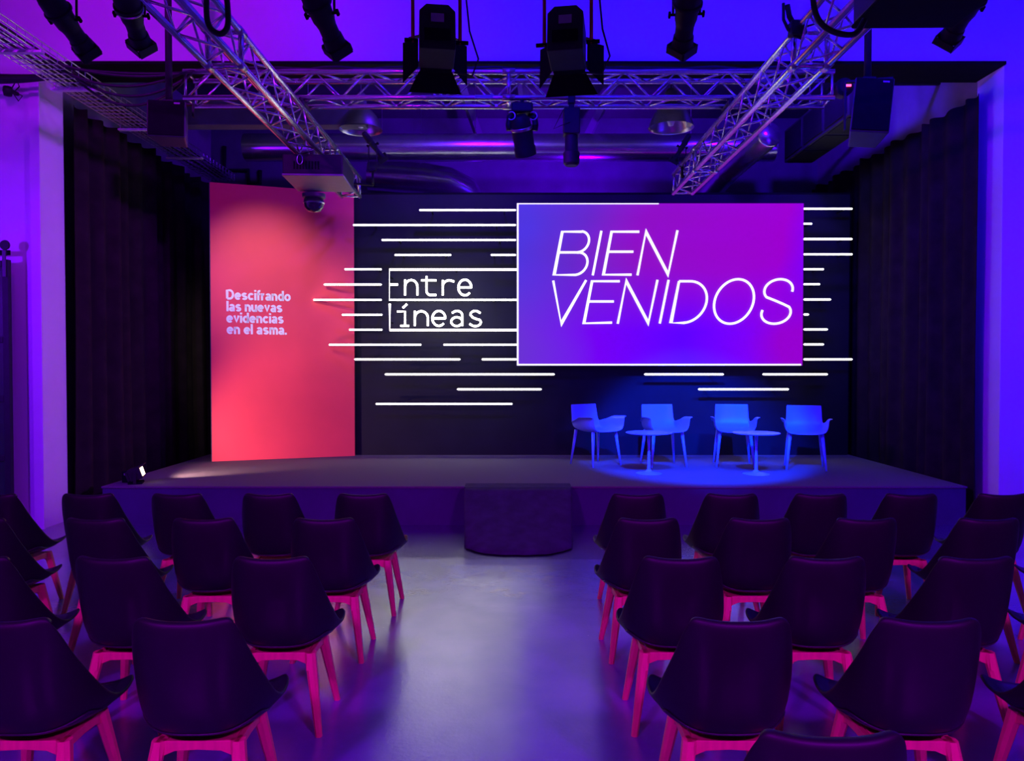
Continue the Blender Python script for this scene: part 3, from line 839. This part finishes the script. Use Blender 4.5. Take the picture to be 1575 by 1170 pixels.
def fresnel(label, rear, front, hang_z):
    rear = Vector(rear); front = Vector(front)
    d = front - rear; mid = rear.lerp(front, 0.5)
    t = thing('fresnel_spotlight', label, 'spotlight', mid, 0, 'boxy spotlights with barn doors')
    M = align(d); L_ = d.length
    def octo(w_, h_, c_): return [(-w_, -h_), (w_, -h_), (w_, h_ - c_), (w_ - c_, h_), (-w_ + c_, h_), (-w_, h_ - c_)]
    hs_ = MB(M).prism(octo(0.104, 0.135, 0.04), -L_ / 2, L_ * 0.20).build('housing', M_black, t, bevel=0.006)
    MB(M).prism(octo(0.096, 0.122, 0.03), L_ * 0.20, L_ * 0.42).build('front_housing', M_blackmatt, t, bevel=0.004)
    k = MB(M)
    for i in range(7): k.box((0, -L_ / 2 + 0.06 + i * 0.035, 0.128), (0.16, 0.012, 0.012))
    k.build('cooling_fin', M_blackmatt, hs_)
    MB(M).box((0, -L_ / 2 - 0.003, 0.05), (0.075, 0.004, 0.05)).build('rating_label', M_label, hs_)
    MB(M).box((0, -L_ / 2 - 0.004, -0.05), (0.15, 0.008, 0.07)).build('rear_cover', M_blackmatt, hs_, bevel=0.002)
    f0 = L_ * 0.42
    for nm, q in (('x', -1), ('x', 1), ('z', -1), ('z', 1)):
        k = MB(M)
        if nm == 'x':
            vs = [(q * 0.108, f0, -0.09), (q * 0.108, f0, 0.09), (q * 0.20, f0 + 0.13, 0.13), (q * 0.20, f0 + 0.13, -0.13)]
        else:
            vs = [(-0.10, f0, q * 0.115), (0.10, f0, q * 0.115), (0.165, f0 + 0.15, q * 0.18), (-0.165, f0 + 0.15, q * 0.18)]
        k.add(vs, [(0, 1, 2, 3)]).build('barn_door', M_blackmatt, t, solid=0.004, offset=0)
    side = (M.to_3x3() @ Vector((1, 0, 0)))
    top = Vector((0, 0, hang_z - mid.z))
    k = MB(); w_ = 0.140
    k.tube([side * w_ - Vector((0, 0, 0.01)), side * w_ + Vector((0, 0, top.z * 0.5)), side * w_ * 0.8 + Vector((0, 0, top.z * 0.75)), -side * w_ * 0.8 + Vector((0, 0, top.z * 0.75)), -side * w_ + Vector((0, 0, top.z * 0.5)), -side * w_ - Vector((0, 0, 0.01))], 0.011, 8)
    k.tube([Vector((0, 0, top.z * 0.75)), top - Vector((0, 0, 0.045))], 0.014, 8)
    k.build('yoke', M_red, t, smooth=True)['label'] = 'red yoke'
    for sx in (-1, 1):
        k = MB(); k.tube([side * sx * 0.11, side * sx * 0.19], 0.013, 8); k.build('knob', M_blackmatt, t)
    k = MB()
    k.tube([side * 0.12 + Vector((0, -0.05, top.z)), side * 0.17 + Vector((0, -0.06, top.z * 0.6)), side * 0.20 + Vector((0, -0.05, 0.05)), side * 0.25 + Vector((0, 0, -0.09)), side * 0.21 + Vector((0, 0.06, -0.17)), side * 0.10 + Vector((0, 0.1, -0.14))], 0.006, 6)
    k.build('power_cord', M_rubber, t, smooth=True)
    clamp_parts(t, top)
    return t
fresnel('black boxy spotlight with barn doors and red yoke, left of the screen', at(673, 40, 4.45), at(670, 86, 4.78), HZ)
fresnel('black boxy spotlight with barn doors and red yoke, above the screen', at(869, 42, 4.45), at(877, 90, 4.78), HZ)

# ---------------------------------------------------------------- heads hanging from the cross truss
t0_ = at(803, 160, 7.2)
mh = thing('moving_head_light', 'black moving head light hanging under the cross truss middle', 'moving light', (t0_.x, 7.2, TB - 0.01))
MB().box((0, 0, -0.10), (0.20, 0.18, 0.09)).build('base', M_black, mh, bevel=0.015)
MB().tube([(0, 0, -0.06), (0, 0, 0.02)], 0.018, 8).build('clamp', M_black, mh)
for s in (-1, 1):
    ar_ = MB().tube([(s * 0.06, 0, -0.14), (s * 0.115, 0.0, -0.17), (s * 0.125, 0.0, -0.24), (s * 0.118, 0, -0.29)], [0.028, 0.03, 0.03, 0.03], 10).build('arm', M_black, mh, smooth=True)
    MB().tube([(s * 0.10 + 0.036 * math.cos(q), -0.105, -0.19 + 0.036 * math.sin(q)) for q in [i * math.pi / 8 for i in range(-6, 7)]], 0.006, 6).build('handle_ring', M_steel, ar_, smooth=True)
Mh = align((0.10, 0.30, -0.5)) @ Matrix.Rotation(R(-90), 4, 'X')
k = MB(Matrix.Translation((0.0, 0, -0.30)) @ Mh); k.lathe([(0.0, -0.15), (0.06, -0.145), (0.088, -0.11), (0.098, 0.0), (0.095, 0.14), (0.102, 0.15), (0.102, 0.22), (0.09, 0.22), (0.085, 0.19), (0.0, 0.185)], n=24); hd_ = k.build('head', M_black, mh, smooth='auto')
k = MB(Matrix.Translation((0.0, 0, -0.30)) @ Mh); k.lathe([(0.099, -0.045), (0.1035, -0.04), (0.1035, -0.02), (0.0985, -0.015)], n=24); k.build('head_band', M_steel, hd_, smooth='auto')
t1_ = at(879, 160, 7.2)
ps = thing('profile_projector', 'slim black box spotlight hanging straight down from the cross truss', 'spotlight', (t1_.x, 7.2, TB - 0.01))
MB().box((0, 0, 0.0), (0.07, 0.06, 0.10)).build('clamp', M_black, ps, bevel=0.01)
MB().box((0, 0, -0.22), (0.15, 0.16, 0.24)).build('driver_box', M_black, ps, bevel=0.01)
MB().box((0, 0, -0.075), (0.05, 0.03, 0.07)).build('bracket', M_black, ps)
MB().lathe([(0.055, -0.62), (0.075, -0.60), (0.078, -0.50), (0.062, -0.48), (0.06, -0.34)], n=20).build('barrel', M_black, ps, smooth='auto')
MB().tube([(-0.07, -0.05, -0.10), (-0.13, -0.07, -0.22), (-0.17, -0.07, -0.30), (-0.10, -0.08, -0.27), (-0.02, -0.085, -0.24)], 0.004, 6).build('power_cord', M_rubber, ps, smooth=True)

# small heads clamped to the lengthwise trusses over the stage
e1 = profile_spot('small black spotlight clamped at the far end of the left truss', at(560, 205, 9.1), at(591, 246, 9.35), DB + 0.02, scale=0.7, group='small spotlights at the truss ends')
e2 = profile_spot('small black spotlight clamped at the far end of the right truss', at(1060, 208, 9.1), at(1035, 250, 9.3), DB + 0.10, scale=0.7, group='small spotlights at the truss ends')

for e_, z_, tx in ((e1, DB + 0.02, -1.97), (e2, DB + 0.10, 2.05)):
    MB().tube([(0, 0, z_ - e_.location.z - 0.04), (tx - e_.location.x, 0, z_ - e_.location.z - 0.02)], 0.014, 8).build('boom_arm', M_black, e_)

# ---------------------------------------------------------------- projectors below the lengthwise trusses
def projector(label, x, y, z, w_, d_, h_, rz, body, under, hang):
    t = thing('projector', label, 'projector', (x, y, z), rz, 'projectors hung under the trusses')
    hs_ = MB().box((0, 0, h_ / 2 + 0.012), (w_, d_, h_)).build('housing', body, t, bevel=0.012)
    MB().box((0, 0, 0.006), (w_ + 0.012, d_ + 0.012, 0.02)).build('underside', under, t, bevel=0.006)
    k = MB()
    for i in range(9): k.box((-w_ * 0.3 + i * w_ * 0.05, -d_ / 2 - 0.002, h_ * 0.5), (w_ * 0.025, 0.006, h_ * 0.4))
    k.build('vent_grille', M_blackmatt, hs_)
    MB().lathe([(0.07, 0.0), (0.075, 0.06), (0.06, 0.065), (0.0, 0.05)], Matrix.Translation((w_ * 0.2, d_ / 2 - 0.01, h_ * 0.55)) @ Matrix.Rotation(R(-90), 4, 'X'), 20).build('lens', M_glass, hs_, smooth='auto')
    for sx in (-1, 1):
        MB().box((sx * 0.12, 0, h_ + (hang - h_) / 2), (0.035, 0.05, hang - h_)).build('bracket', M_black, t)
    MB().tube([(-w_ * 0.2 + 0.028 * math.sin(q), -d_ / 2 - 0.03, h_ + 0.0 - 0.05 + 0.05 * math.cos(q)) for q in [i * math.pi / 6 for i in range(12)]], 0.004, 6, closed=True).build('safety_loop', M_steel, t, smooth=True)
    return t
pa = at(477, 272, 7.75); 
projector('large projector hanging under the left truss in front of red panel', -2.02, 8.10, 3.555, 0.60, 0.72, 0.20, R(3), M_black, M_projbody, 0.26)
projector('large black projector seen from below at the top right', 2.13, 3.72, 3.505, 0.54, 1.05, 0.22, R(-1), M_darkgrey, M_blackmatt, 0.30)
# dome camera below the left projector
dc = thing('dome_camera', 'dark dome camera hanging below the left projector edge', 'camera', (-2.19, 8.52, 3.55))
MB().lathe([(0.075, 0.0), (0.125, -0.01), (0.125, -0.05), (0.11, -0.06)], n=28).build('mount', M_darkgrey, dc, smooth='auto')
dm_ = MB().lathe([(0.10, -0.055), (0.112, -0.10), (0.10, -0.16), (0.07, -0.20), (0.0, -0.215)], n=28).build('dome', M_glass, dc, smooth=True)
MB().lathe([(0.113, -0.10), (0.118, -0.11), (0.111, -0.12)], n=28).build('dome_ring', M_steel, dm_, smooth='auto')

# ---------------------------------------------------------------- loudspeakers on drop poles
def speaker(label, px, y, ytop, ybot, rz, tilt, w_, d_, roll=0.0):
    pt = at(px, ytop, y); pb = at(px, ybot, y); h_ = pt.z - pb.z
    t = thing('loudspeaker', label, 'loudspeaker', (pt.x, y, pb.z), 0, 'loudspeakers hung beside the stage')
    Rm = Matrix.Translation((0, 0, h_ / 2)) @ Matrix.Rotation(rz, 4, 'Z') @ Matrix.Rotation(roll, 4, 'Y') @ Matrix.Rotation(tilt, 4, 'X')
    poly = [(-w_ / 2, -d_ / 2), (w_ / 2, -d_ / 2), (w_ * 0.36, d_ / 2), (-w_ * 0.36, d_ / 2)]
    k = MB(Rm)
    vs = [(x, y_, -h_ / 2) for x, y_ in poly] + [(x, y_, h_ / 2) for x, y_ in poly]
    k.add(vs, [(3, 2, 1, 0), (4, 5, 6, 7), (0, 1, 5, 4), (1, 2, 6, 5), (2, 3, 7, 6), (3, 0, 4, 7)]).build('cabinet', M_darkgrey, t, bevel=0.012)
    gr_ = MB(Rm).box((0, -d_ / 2 - 0.006, 0), (w_ * 0.93, 0.012, h_ * 0.95)).build('grille', M_blackmatt, t, bevel=0.004)
    MB(Rm).box((w_ * 0.28, -d_ / 2 - 0.014, h_ * 0.41), (0.05, 0.004, 0.014)).build('badge', M_label, gr_)
    k = MB(Matrix.Translation((0, 0, h_ / 2)) @ Matrix.Rotation(rz, 4, 'Z'))
    hw = w_ / 2 + 0.03
    k.box((-hw, 0.02, 0.16 * h_), (0.012, 0.05, h_ * 0.85)); k.box((hw, 0.02, 0.42 * h_), (0.012, 0.05, h_ * 0.34)); k.box((0, 0.02, h_ * 0.585), (2 * hw + 0.012, 0.05, 0.014))
    k.build('bracket', M_black, t)
    return t, pt, h_
sp, pt, h_ = speaker('black loudspeaker on a drop pole at upper right of stage', 1336, 6.6, 130, 218, R(-14), R(-10), 0.31, 0.30, R(7))
ztop = pt.z + 0.05
po = thing('drop_pole', 'dark ceiling pole carrying the upper right loudspeaker', 'pole', (pt.x, 6.62, ztop), 0, 'ceiling drop poles')
MB().tube([(0, 0, -0.01), (0, 0, 5.70 - ztop)], 0.03, 12).build('tube', M_black, po, smooth=True)
MB().box((0, 0, 0.0), (0.11, 0.09, 0.02)).build('foot_plate', M_black, po)
MB().box((0, 0, 5.69 - ztop), (0.16, 0.16, 0.02)).build('ceiling_plate', M_black, po)
sp, pt, h_ = speaker('black loudspeaker on a drop pole at upper left of stage', 262, 6.9, 163, 219, R(10), R(-4), 0.32, 0.28)
ztop = pt.z + 0.04
po = thing('drop_pole', 'dark ceiling pole above the upper left loudspeaker', 'pole', (pt.x - 0.02, 6.92, ztop), 0, 'ceiling drop poles')
MB().tube([(0, 0, -0.01), (0, 0, 5.70 - ztop)], 0.03, 12).build('tube', M_black, po, smooth=True)
MB().box((0, 0, 0.0), (0.11, 0.09, 0.02)).build('foot_plate', M_black, po)
MB().box((0, 0, 5.69 - ztop), (0.16, 0.16, 0.02)).build('ceiling_plate', M_black, po)

# ================================================================== ducts and pendant lamps in the alcove
def duct(label, pts, r, ribs, name='air_duct', rib_n=0):
    pts = [Vector(p) for p in pts]
    t = thing(name, label, 'duct', pts[0], 0)
    o = pts[0]
    k = MB(); k.tube([p - o for p in pts], r, 32); k.build('pipe', M_duct, t, smooth='auto')
    L_ = sum((pts[i + 1] - pts[i]).length for i in range(len(pts) - 1))
    d = (pts[1] - pts[0]).normalized()
    for i in range(ribs):
        c_ = d * ((pts[1] - pts[0]).length * (i + 0.5) / ribs)
        MB().tube([c_ - d * 0.008, c_ + d * 0.008], r + 0.004, 32).build('seam_ring', M_duct, t, smooth='auto')
    return t
dt = duct('long shiny round air duct crossing above the backdrop wall', [at(378, 227, 11.1), at(1190, 227, 11.1)], 0.195, 28)
for i, x in enumerate((0.9, 3.3, 6.4)):
    MB().tube([(x, 0, 0.19), (x, 0, 5.70 - dt.location.z)], 0.006, 6).build('hanger_rod', M_steel, dt)
q0 = at(568, 268, 11.9)
ed_ = duct('thick shiny duct elbow behind the long air duct', [q0, q0 + Vector((0.85, 0, -0.07)), q0 + Vector((1.2, 0.03, -0.12)), q0 + Vector((1.45, 0.14, -0.22)), q0 + Vector((1.58, 0.3, -0.42)), q0 + Vector((1.62, 0.38, -0.8))], 0.24, 3, rib_n=3)
fd = [at(1185, 205, 9.9), at(1120, 262, 10.9), at(1095, 290, 11.4), at(1075, 318, 11.9)]
for x_ in (0.2, 0.8):
    MB().tube([(x_, 0, 0.22), (x_, 0, 5.70 - ed_.location.z)], 0.006, 6).build('hanger_rod', M_steel, ed_)
ft = thing('flexible_duct', 'ribbed flexible duct slanting down behind the right truss', 'duct', fd[0])
k = MB(); P = []; rs = []
for i in range(61):
    u = i / 60 * 3; j = min(2, int(u)); p = fd[j].lerp(fd[j + 1], u - j); P.append(p - fd[0]); rs.append(0.16 + (0.012 if i % 2 else 0))
k.tube(P, rs, 20); k.build('pipe', M_duct, ft, smooth=True)
MB().tube([(0, 0, 0.1), (0, 0, 5.7 - fd[0].z)], 0.006, 6).build('hanger_rod', M_steel, ft)

def pendant(label, px, py, y, r):
    p = at(px, py, y)
    t = thing('pendant_lamp', label, 'lamp', p, 0, 'metal bell pendant lamps')
    s = r / 0.27
    prof = [(0.27, 0.0), (0.265, 0.01), (0.255, 0.04), (0.235, 0.10), (0.20, 0.17), (0.15, 0.23), (0.09, 0.265), (0.07, 0.27)]
    inner = [(0.062, 0.262), (0.085, 0.257), (0.143, 0.222), (0.192, 0.165), (0.227, 0.098), (0.247, 0.04), (0.262, 0.004), (0.27, 0.0)]
    k = MB(); n = 36
    full = [(a_ * s, b_ * s) for a_, b_ in prof + inner]
    k.lathe(full, n=n); k.f = k.f[:-2]
    k.build('shade', M_steel, t, smooth=True)
    MB().lathe([(0.05 * s, 0.255 * s), (0.075 * s, 0.28 * s), (0.075 * s, 0.42 * s), (0.04 * s, 0.46 * s), (0.0, 0.46 * s)], n=20).build('gear_housing', M_darkgrey, t, smooth='auto')
    MB().lathe([(0.0, 0.02 * s), (0.03 * s, 0.03 * s), (0.05 * s, 0.09 * s), (0.04 * s, 0.18 * s), (0.025 * s, 0.26 * s)], n=16).build('bulb', M_white, t, smooth=True)
    MB().tube([(0, 0, 0.45 * s), (0, 0, 5.70 - p.z)], 0.008, 6).build('cord', M_rubber, t)
    return t
pendant('metal bell pendant lamp beside the left truss', 555, 200, 9.3, 0.26)
pendant('metal bell pendant lamp beside the right truss', 1032, 197, 9.3, 0.275)

# boxy ventilation units high on the right side
vu = thing('ventilation_unit', 'long dark ventilation box fixed high on the right side wall', 'ventilation unit', (4.10, 10.0, 4.52))
MB().box((0, 0, 0.25), (0.40, 2.1, 0.46)).build('casing', M_darkgrey, vu, bevel=0.01)
for i in range(3):
    MB().box((-0.206, -0.69 + i * 0.69, 0.25), (0.014, 0.62, 0.38)).build('side_panel', M_black, vu, bevel=0.005)
    MB().box((0, -0.69 + i * 0.69, 0.014), (0.34, 0.62, 0.014)).build('bottom_panel', M_black, vu, bevel=0.005)
for yy in (-0.9, 0.9):
    MB().tube([(0.1, yy, 0.5), (0.1, yy, 5.70 - 4.52)], 0.012, 6).build('hanger_rod', M_steel, vu)
    MB().box((0.5, yy, 0.45), (0.98, 0.05, 0.05)).build('wall_bracket', M_black, vu)

# dark pipes at the back left
pp = thing('drain_pipe', 'thin dark bent pipes on the wall above the red panel', 'pipe', at(345, 262, 12.67))
o_ = pp.location.copy()
MB().tube([at(345, 225, 12.67) - o_, at(345, 262, 12.67) - o_, at(382, 262, 12.67) - o_, at(382, 282, 12.67) - o_, at(400, 282, 12.67) - o_, at(400, 262, 12.67) - o_], 0.035, 10).build('pipe', M_black, pp, smooth=True)
MB().tube([at(330, 262, 12.67) - o_, at(345, 262, 12.67) - o_], 0.035, 10).build('pipe_stub', M_black, pp, smooth=True)

# small device with a red indicator at the right end of the cross truss
dv = thing('small_camera', 'small round black device with red light beside right loudspeaker', 'camera', (3.12, 7.30, 4.26))
MB().lathe([(0.0, -0.10), (0.06, -0.09), (0.085, -0.04), (0.085, 0.05), (0.06, 0.08), (0, 0.08)], Matrix.Rotation(R(90), 4, 'X'), 20).build('body', M_black, dv, smooth='auto')
MB().box((0.02, -0.085, 0.0), (0.05, 0.01, 0.018)).build('indicator', M_redled, dv)['label'] = 'red indicator light'
MB().tube([(-0.02, 0, 0.0), (-0.14, 0, 0.0)], 0.014, 8).build('arm', M_black, dv)

# ================================================================== cable tray and cables on the left
def tray(x, z, y0, y1):
    t = thing('cable_tray', 'long wire mesh cable tray running back along the upper left', 'cable tray', (x, y0, z))
    L_ = y1 - y0
    W_ = 0.34
    for i in range(7):
        xx = -W_ / 2 + W_ * i / 6
        MB().tube([(xx, 0, 0), (xx, L_, 0)], 0.005, 6).build('long_wire', M_steel, t)
    for s in (-1, 1):
        for zz in (0.05, 0.10):
            MB().tube([(s * W_ / 2, 0, zz), (s * W_ / 2, L_, zz)], 0.005, 6).build('long_wire', M_steel, t)
    k = MB(); n = int(L_ / 0.11)
    for i in range(n + 1):
        yy = L_ * i / n
        k.tube([(-W_ / 2, yy, 0.10), (-W_ / 2, yy, -0.004), (W_ / 2, yy, -0.004), (W_ / 2, yy, 0.10)], 0.004, 4)
    k.build('cross_wires', M_steel, t)
    for yy in (0.35, 1.25, 2.15, 3.4, 4.6):
        MB().box((0, yy, -0.02), (W_ + 0.12, 0.05, 0.02)).build('support_bar', M_trim, t)
        MB().tube([(-W_ / 2 - 0.04, yy, -0.02), (-W_ / 2 - 0.04, yy, 5.70 - z if yy > 2 and yy < 2.0 else 0.30)], 0.008, 6).build('hanger_rod', M_steel, t)
    return t
tray(-4.20, 4.32, 5.3, 11.2)
def sag(a, b, d, n=16): 
    a = Vector(a); b = Vector(b)
    return [a.lerp(b, i / n) - Vector((0, 0, d * 4 * (i / n) * (1 - i / n))) for i in range(n + 1)]
rc = random.Random(3)
for i in range(6):
    x = -4.30 + 0.045 * i
    pts = [(x + rc.uniform(-.012, .012), y, 4.345 + 0.02 * (i % 2) + 0.006 * math.sin(y * 3 + i)) for y in [5.3 + 5.8 * j / 24 for j in range(25)]]
    o = MB().tube([Vector(p) - Vector((x, 5.3, 4.34)) for p in pts], 0.012, 6).build('cable', M_rubber, smooth=True, loc=(x, 5.3, 4.34))
    tag(o, 'black cable lying lengthwise in the wire mesh tray', 'cable', 'cables lying in the tray')
ends = [((-4.15, 7.0, 4.36), (-3.05, 7.20, 4.38), 0.16), ((-4.1, 7.1, 4.36), (-2.95, 7.22, 4.40), 0.24), ((-4.15, 6.9, 4.37), (-2.9, 7.2, 4.40), 0.10), ((-4.1, 7.2, 4.36), (-3.0, 7.25, 4.39), 0.30), ((-4.2, 7.05, 4.38), (-2.8, 7.22, 4.40), 0.05)]
for i, (a_, b_, d_) in enumerate(ends):
    o = MB().tube([p - Vector(a_) for p in sag(a_, b_, d_)], 0.013, 6).build('cable', M_rubber, smooth=True, loc=a_)
    tag(o, 'black cable swagged between the cable tray and the cross truss', 'cable', 'swagged cables at upper left')
for i in range(5):
    a_ = Vector((-6.1, 7.45 + 0.02 * i, 4.50 + 0.025 * i)); b_ = Vector((-4.25, 7.4 + 0.02 * i, 4.42 + 0.01 * i))
    o = MB().tube([p - a_ for p in sag(a_, b_, 0.05 + 0.03 * (i % 3))], 0.016, 6).build('cable', M_rubber, smooth=True, loc=a_)
    tag(o, 'black cable running along the wall to the cable tray', 'cable', 'wall cables at upper left')
# black cable lying along the top of the cross truss
o = MB().tube([(-2.9 + 5.8 * i / 40, 7.22 + 0.02 * math.sin(i * 1.3), 4.415 + 0.012 * abs(math.sin(i * 0.9))) for i in range(41)], 0.014, 6).build('cable', M_rubber, smooth=True)
tag(o, 'black cable lying along the top of the cross truss', 'cable')
# looped cables round the lengthwise trusses
for nm, lb, pts in (('cable', 'thick black cable looped under the left truss near the top', [at(318, -20, 4.1), at(318, 25, 4.1), at(325, 45, 4.1), at(340, 52, 4.1), at(350, 40, 4.1), at(350, 10, 4.1), at(346, -25, 4.1)]),
                    ('cable', 'thick black cable hanging in a loop beside the right truss', [at(1250, -25, 4.1), at(1252, 10, 4.1), at(1262, 35, 4.1), at(1285, 50, 4.1), at(1315, 52, 4.1), at(1330, 30, 4.1)])):
    P = [Vector(p) for p in pts]
    S_ = []
    for i in range(len(P) - 1):
        p0, p1, p2, p3 = P[max(i - 1, 0)], P[i], P[i + 1], P[min(i + 2, len(P) - 1)]
        for j in range(6):
            u = j / 6
            S_.append(0.5 * ((2 * p1) + (p2 - p0) * u + (2 * p0 - 5 * p1 + 4 * p2 - p3) * u * u + (3 * p1 - p0 - 3 * p2 + p3) * u ** 3))
    S_.append(P[-1])
    o = MB().tube([p - P[0] for p in S_], 0.016, 8).build(nm, M_rubber, smooth=True, loc=P[0])
    tag(o, lb, 'cable')
cl = thing('cable_hook', 'black hook clamp with a hanging cable on the right truss', 'clamp', at(1222, 42, 5.5))
o_ = cl.location.copy()
MB().tube([at(1205, 5, 5.5) - o_, at(1205, 30, 5.5) - o_, at(1212, 45, 5.5) - o_, at(1222, 55, 5.5) - o_, at(1237, 60, 5.5) - o_], 0.012, 6).build('cord', M_rubber, cl, smooth=True)
MB().box((0.02, 0, -0.01), (0.11, 0.09, 0.10)).build('jaw', M_black, cl, bevel=0.01)
MB().tube([at(1211, 8, 5.5) - o_, at(1214, 25, 5.5) - o_, at(1222, 40, 5.5) - o_], 0.02, 8).build('arm', M_black, cl, smooth=True)

# ================================================================== left edge: sliding steel door and wall camera
dr = thing('sliding_door', 'black steel framed glazed sliding door at the left edge', 'door', (-4.91, 7.52, 0.02))
MB().box((-0.03, 0, 1.33), (0.06, 0.05, 2.66)).build('stile', M_black, dr, bevel=0.004)
for z_ in (0.12, 0.72, 1.30, 1.88, 2.62):
    MB().box((-0.5, 0, z_), (0.88, 0.05, 0.06)).build('rail', M_black, dr, bevel=0.004)
for z0_, z1_ in ((0.15, 0.69), (0.75, 1.27), (1.33, 1.85), (1.91, 2.59)):
    MB().box((-0.5, 0.0, (z0_ + z1_) / 2), (0.88, 0.008, z1_ - z0_)).build('glass_pane', M_glass, dr)
MB().box((-0.97, 0, 1.33), (0.06, 0.05, 2.66)).build('stile', M_black, dr, bevel=0.004)
MB().box((-0.03, -0.035, 2.62), (0.035, 0.012, 0.26)).build('hanger_strap', M_darkgrey, dr, bevel=0.003)
MB().lathe([(0.045, -0.012), (0.05, 0.0), (0.045, 0.012)], Matrix.Translation((-0.03, -0.02, 2.80)) @ Matrix.Rotation(R(90), 4, 'X'), 20).build('roller', M_black, dr, smooth='auto')
rl = tag(MB().box((-0.52, 0, 0), (1.0, 0.02, 0.05)).build('door_track', M_blackmatt, bevel=0.003, loc=(-4.91, 7.56, 2.755)), 'short black wall track above the sliding glazed door', 'track')
for s in (-0.9, -0.15):
    MB().tube([(s, 0, 0), (s, 0.14, 0)], 0.012, 8).build('standoff', M_black, rl)
wc = thing('wall_camera', 'small dark surveillance camera with loose cable on the left wall', 'camera', at(12, 140, 7.55))
MB().lathe([(0.0, -0.05), (0.035, -0.045), (0.045, -0.0), (0.04, 0.04), (0, 0.05)], n=18).build('body', M_black, wc, smooth=True)
MB().box((0, 0.09, 0.02), (0.03, 0.12, 0.03)).build('bracket', M_black, wc)
MB().tube([(0.03, 0.02, 0.04), (0.07, 0.03, 0.12), (0.10, 0.02, 0.05), (0.05, 0.0, -0.02), (0.09, 0.02, -0.09), (0.13, 0.02, -0.04), (0.05, 0.02, 0.0)], 0.006, 6).build('cable', M_rubber, wc, smooth=True)
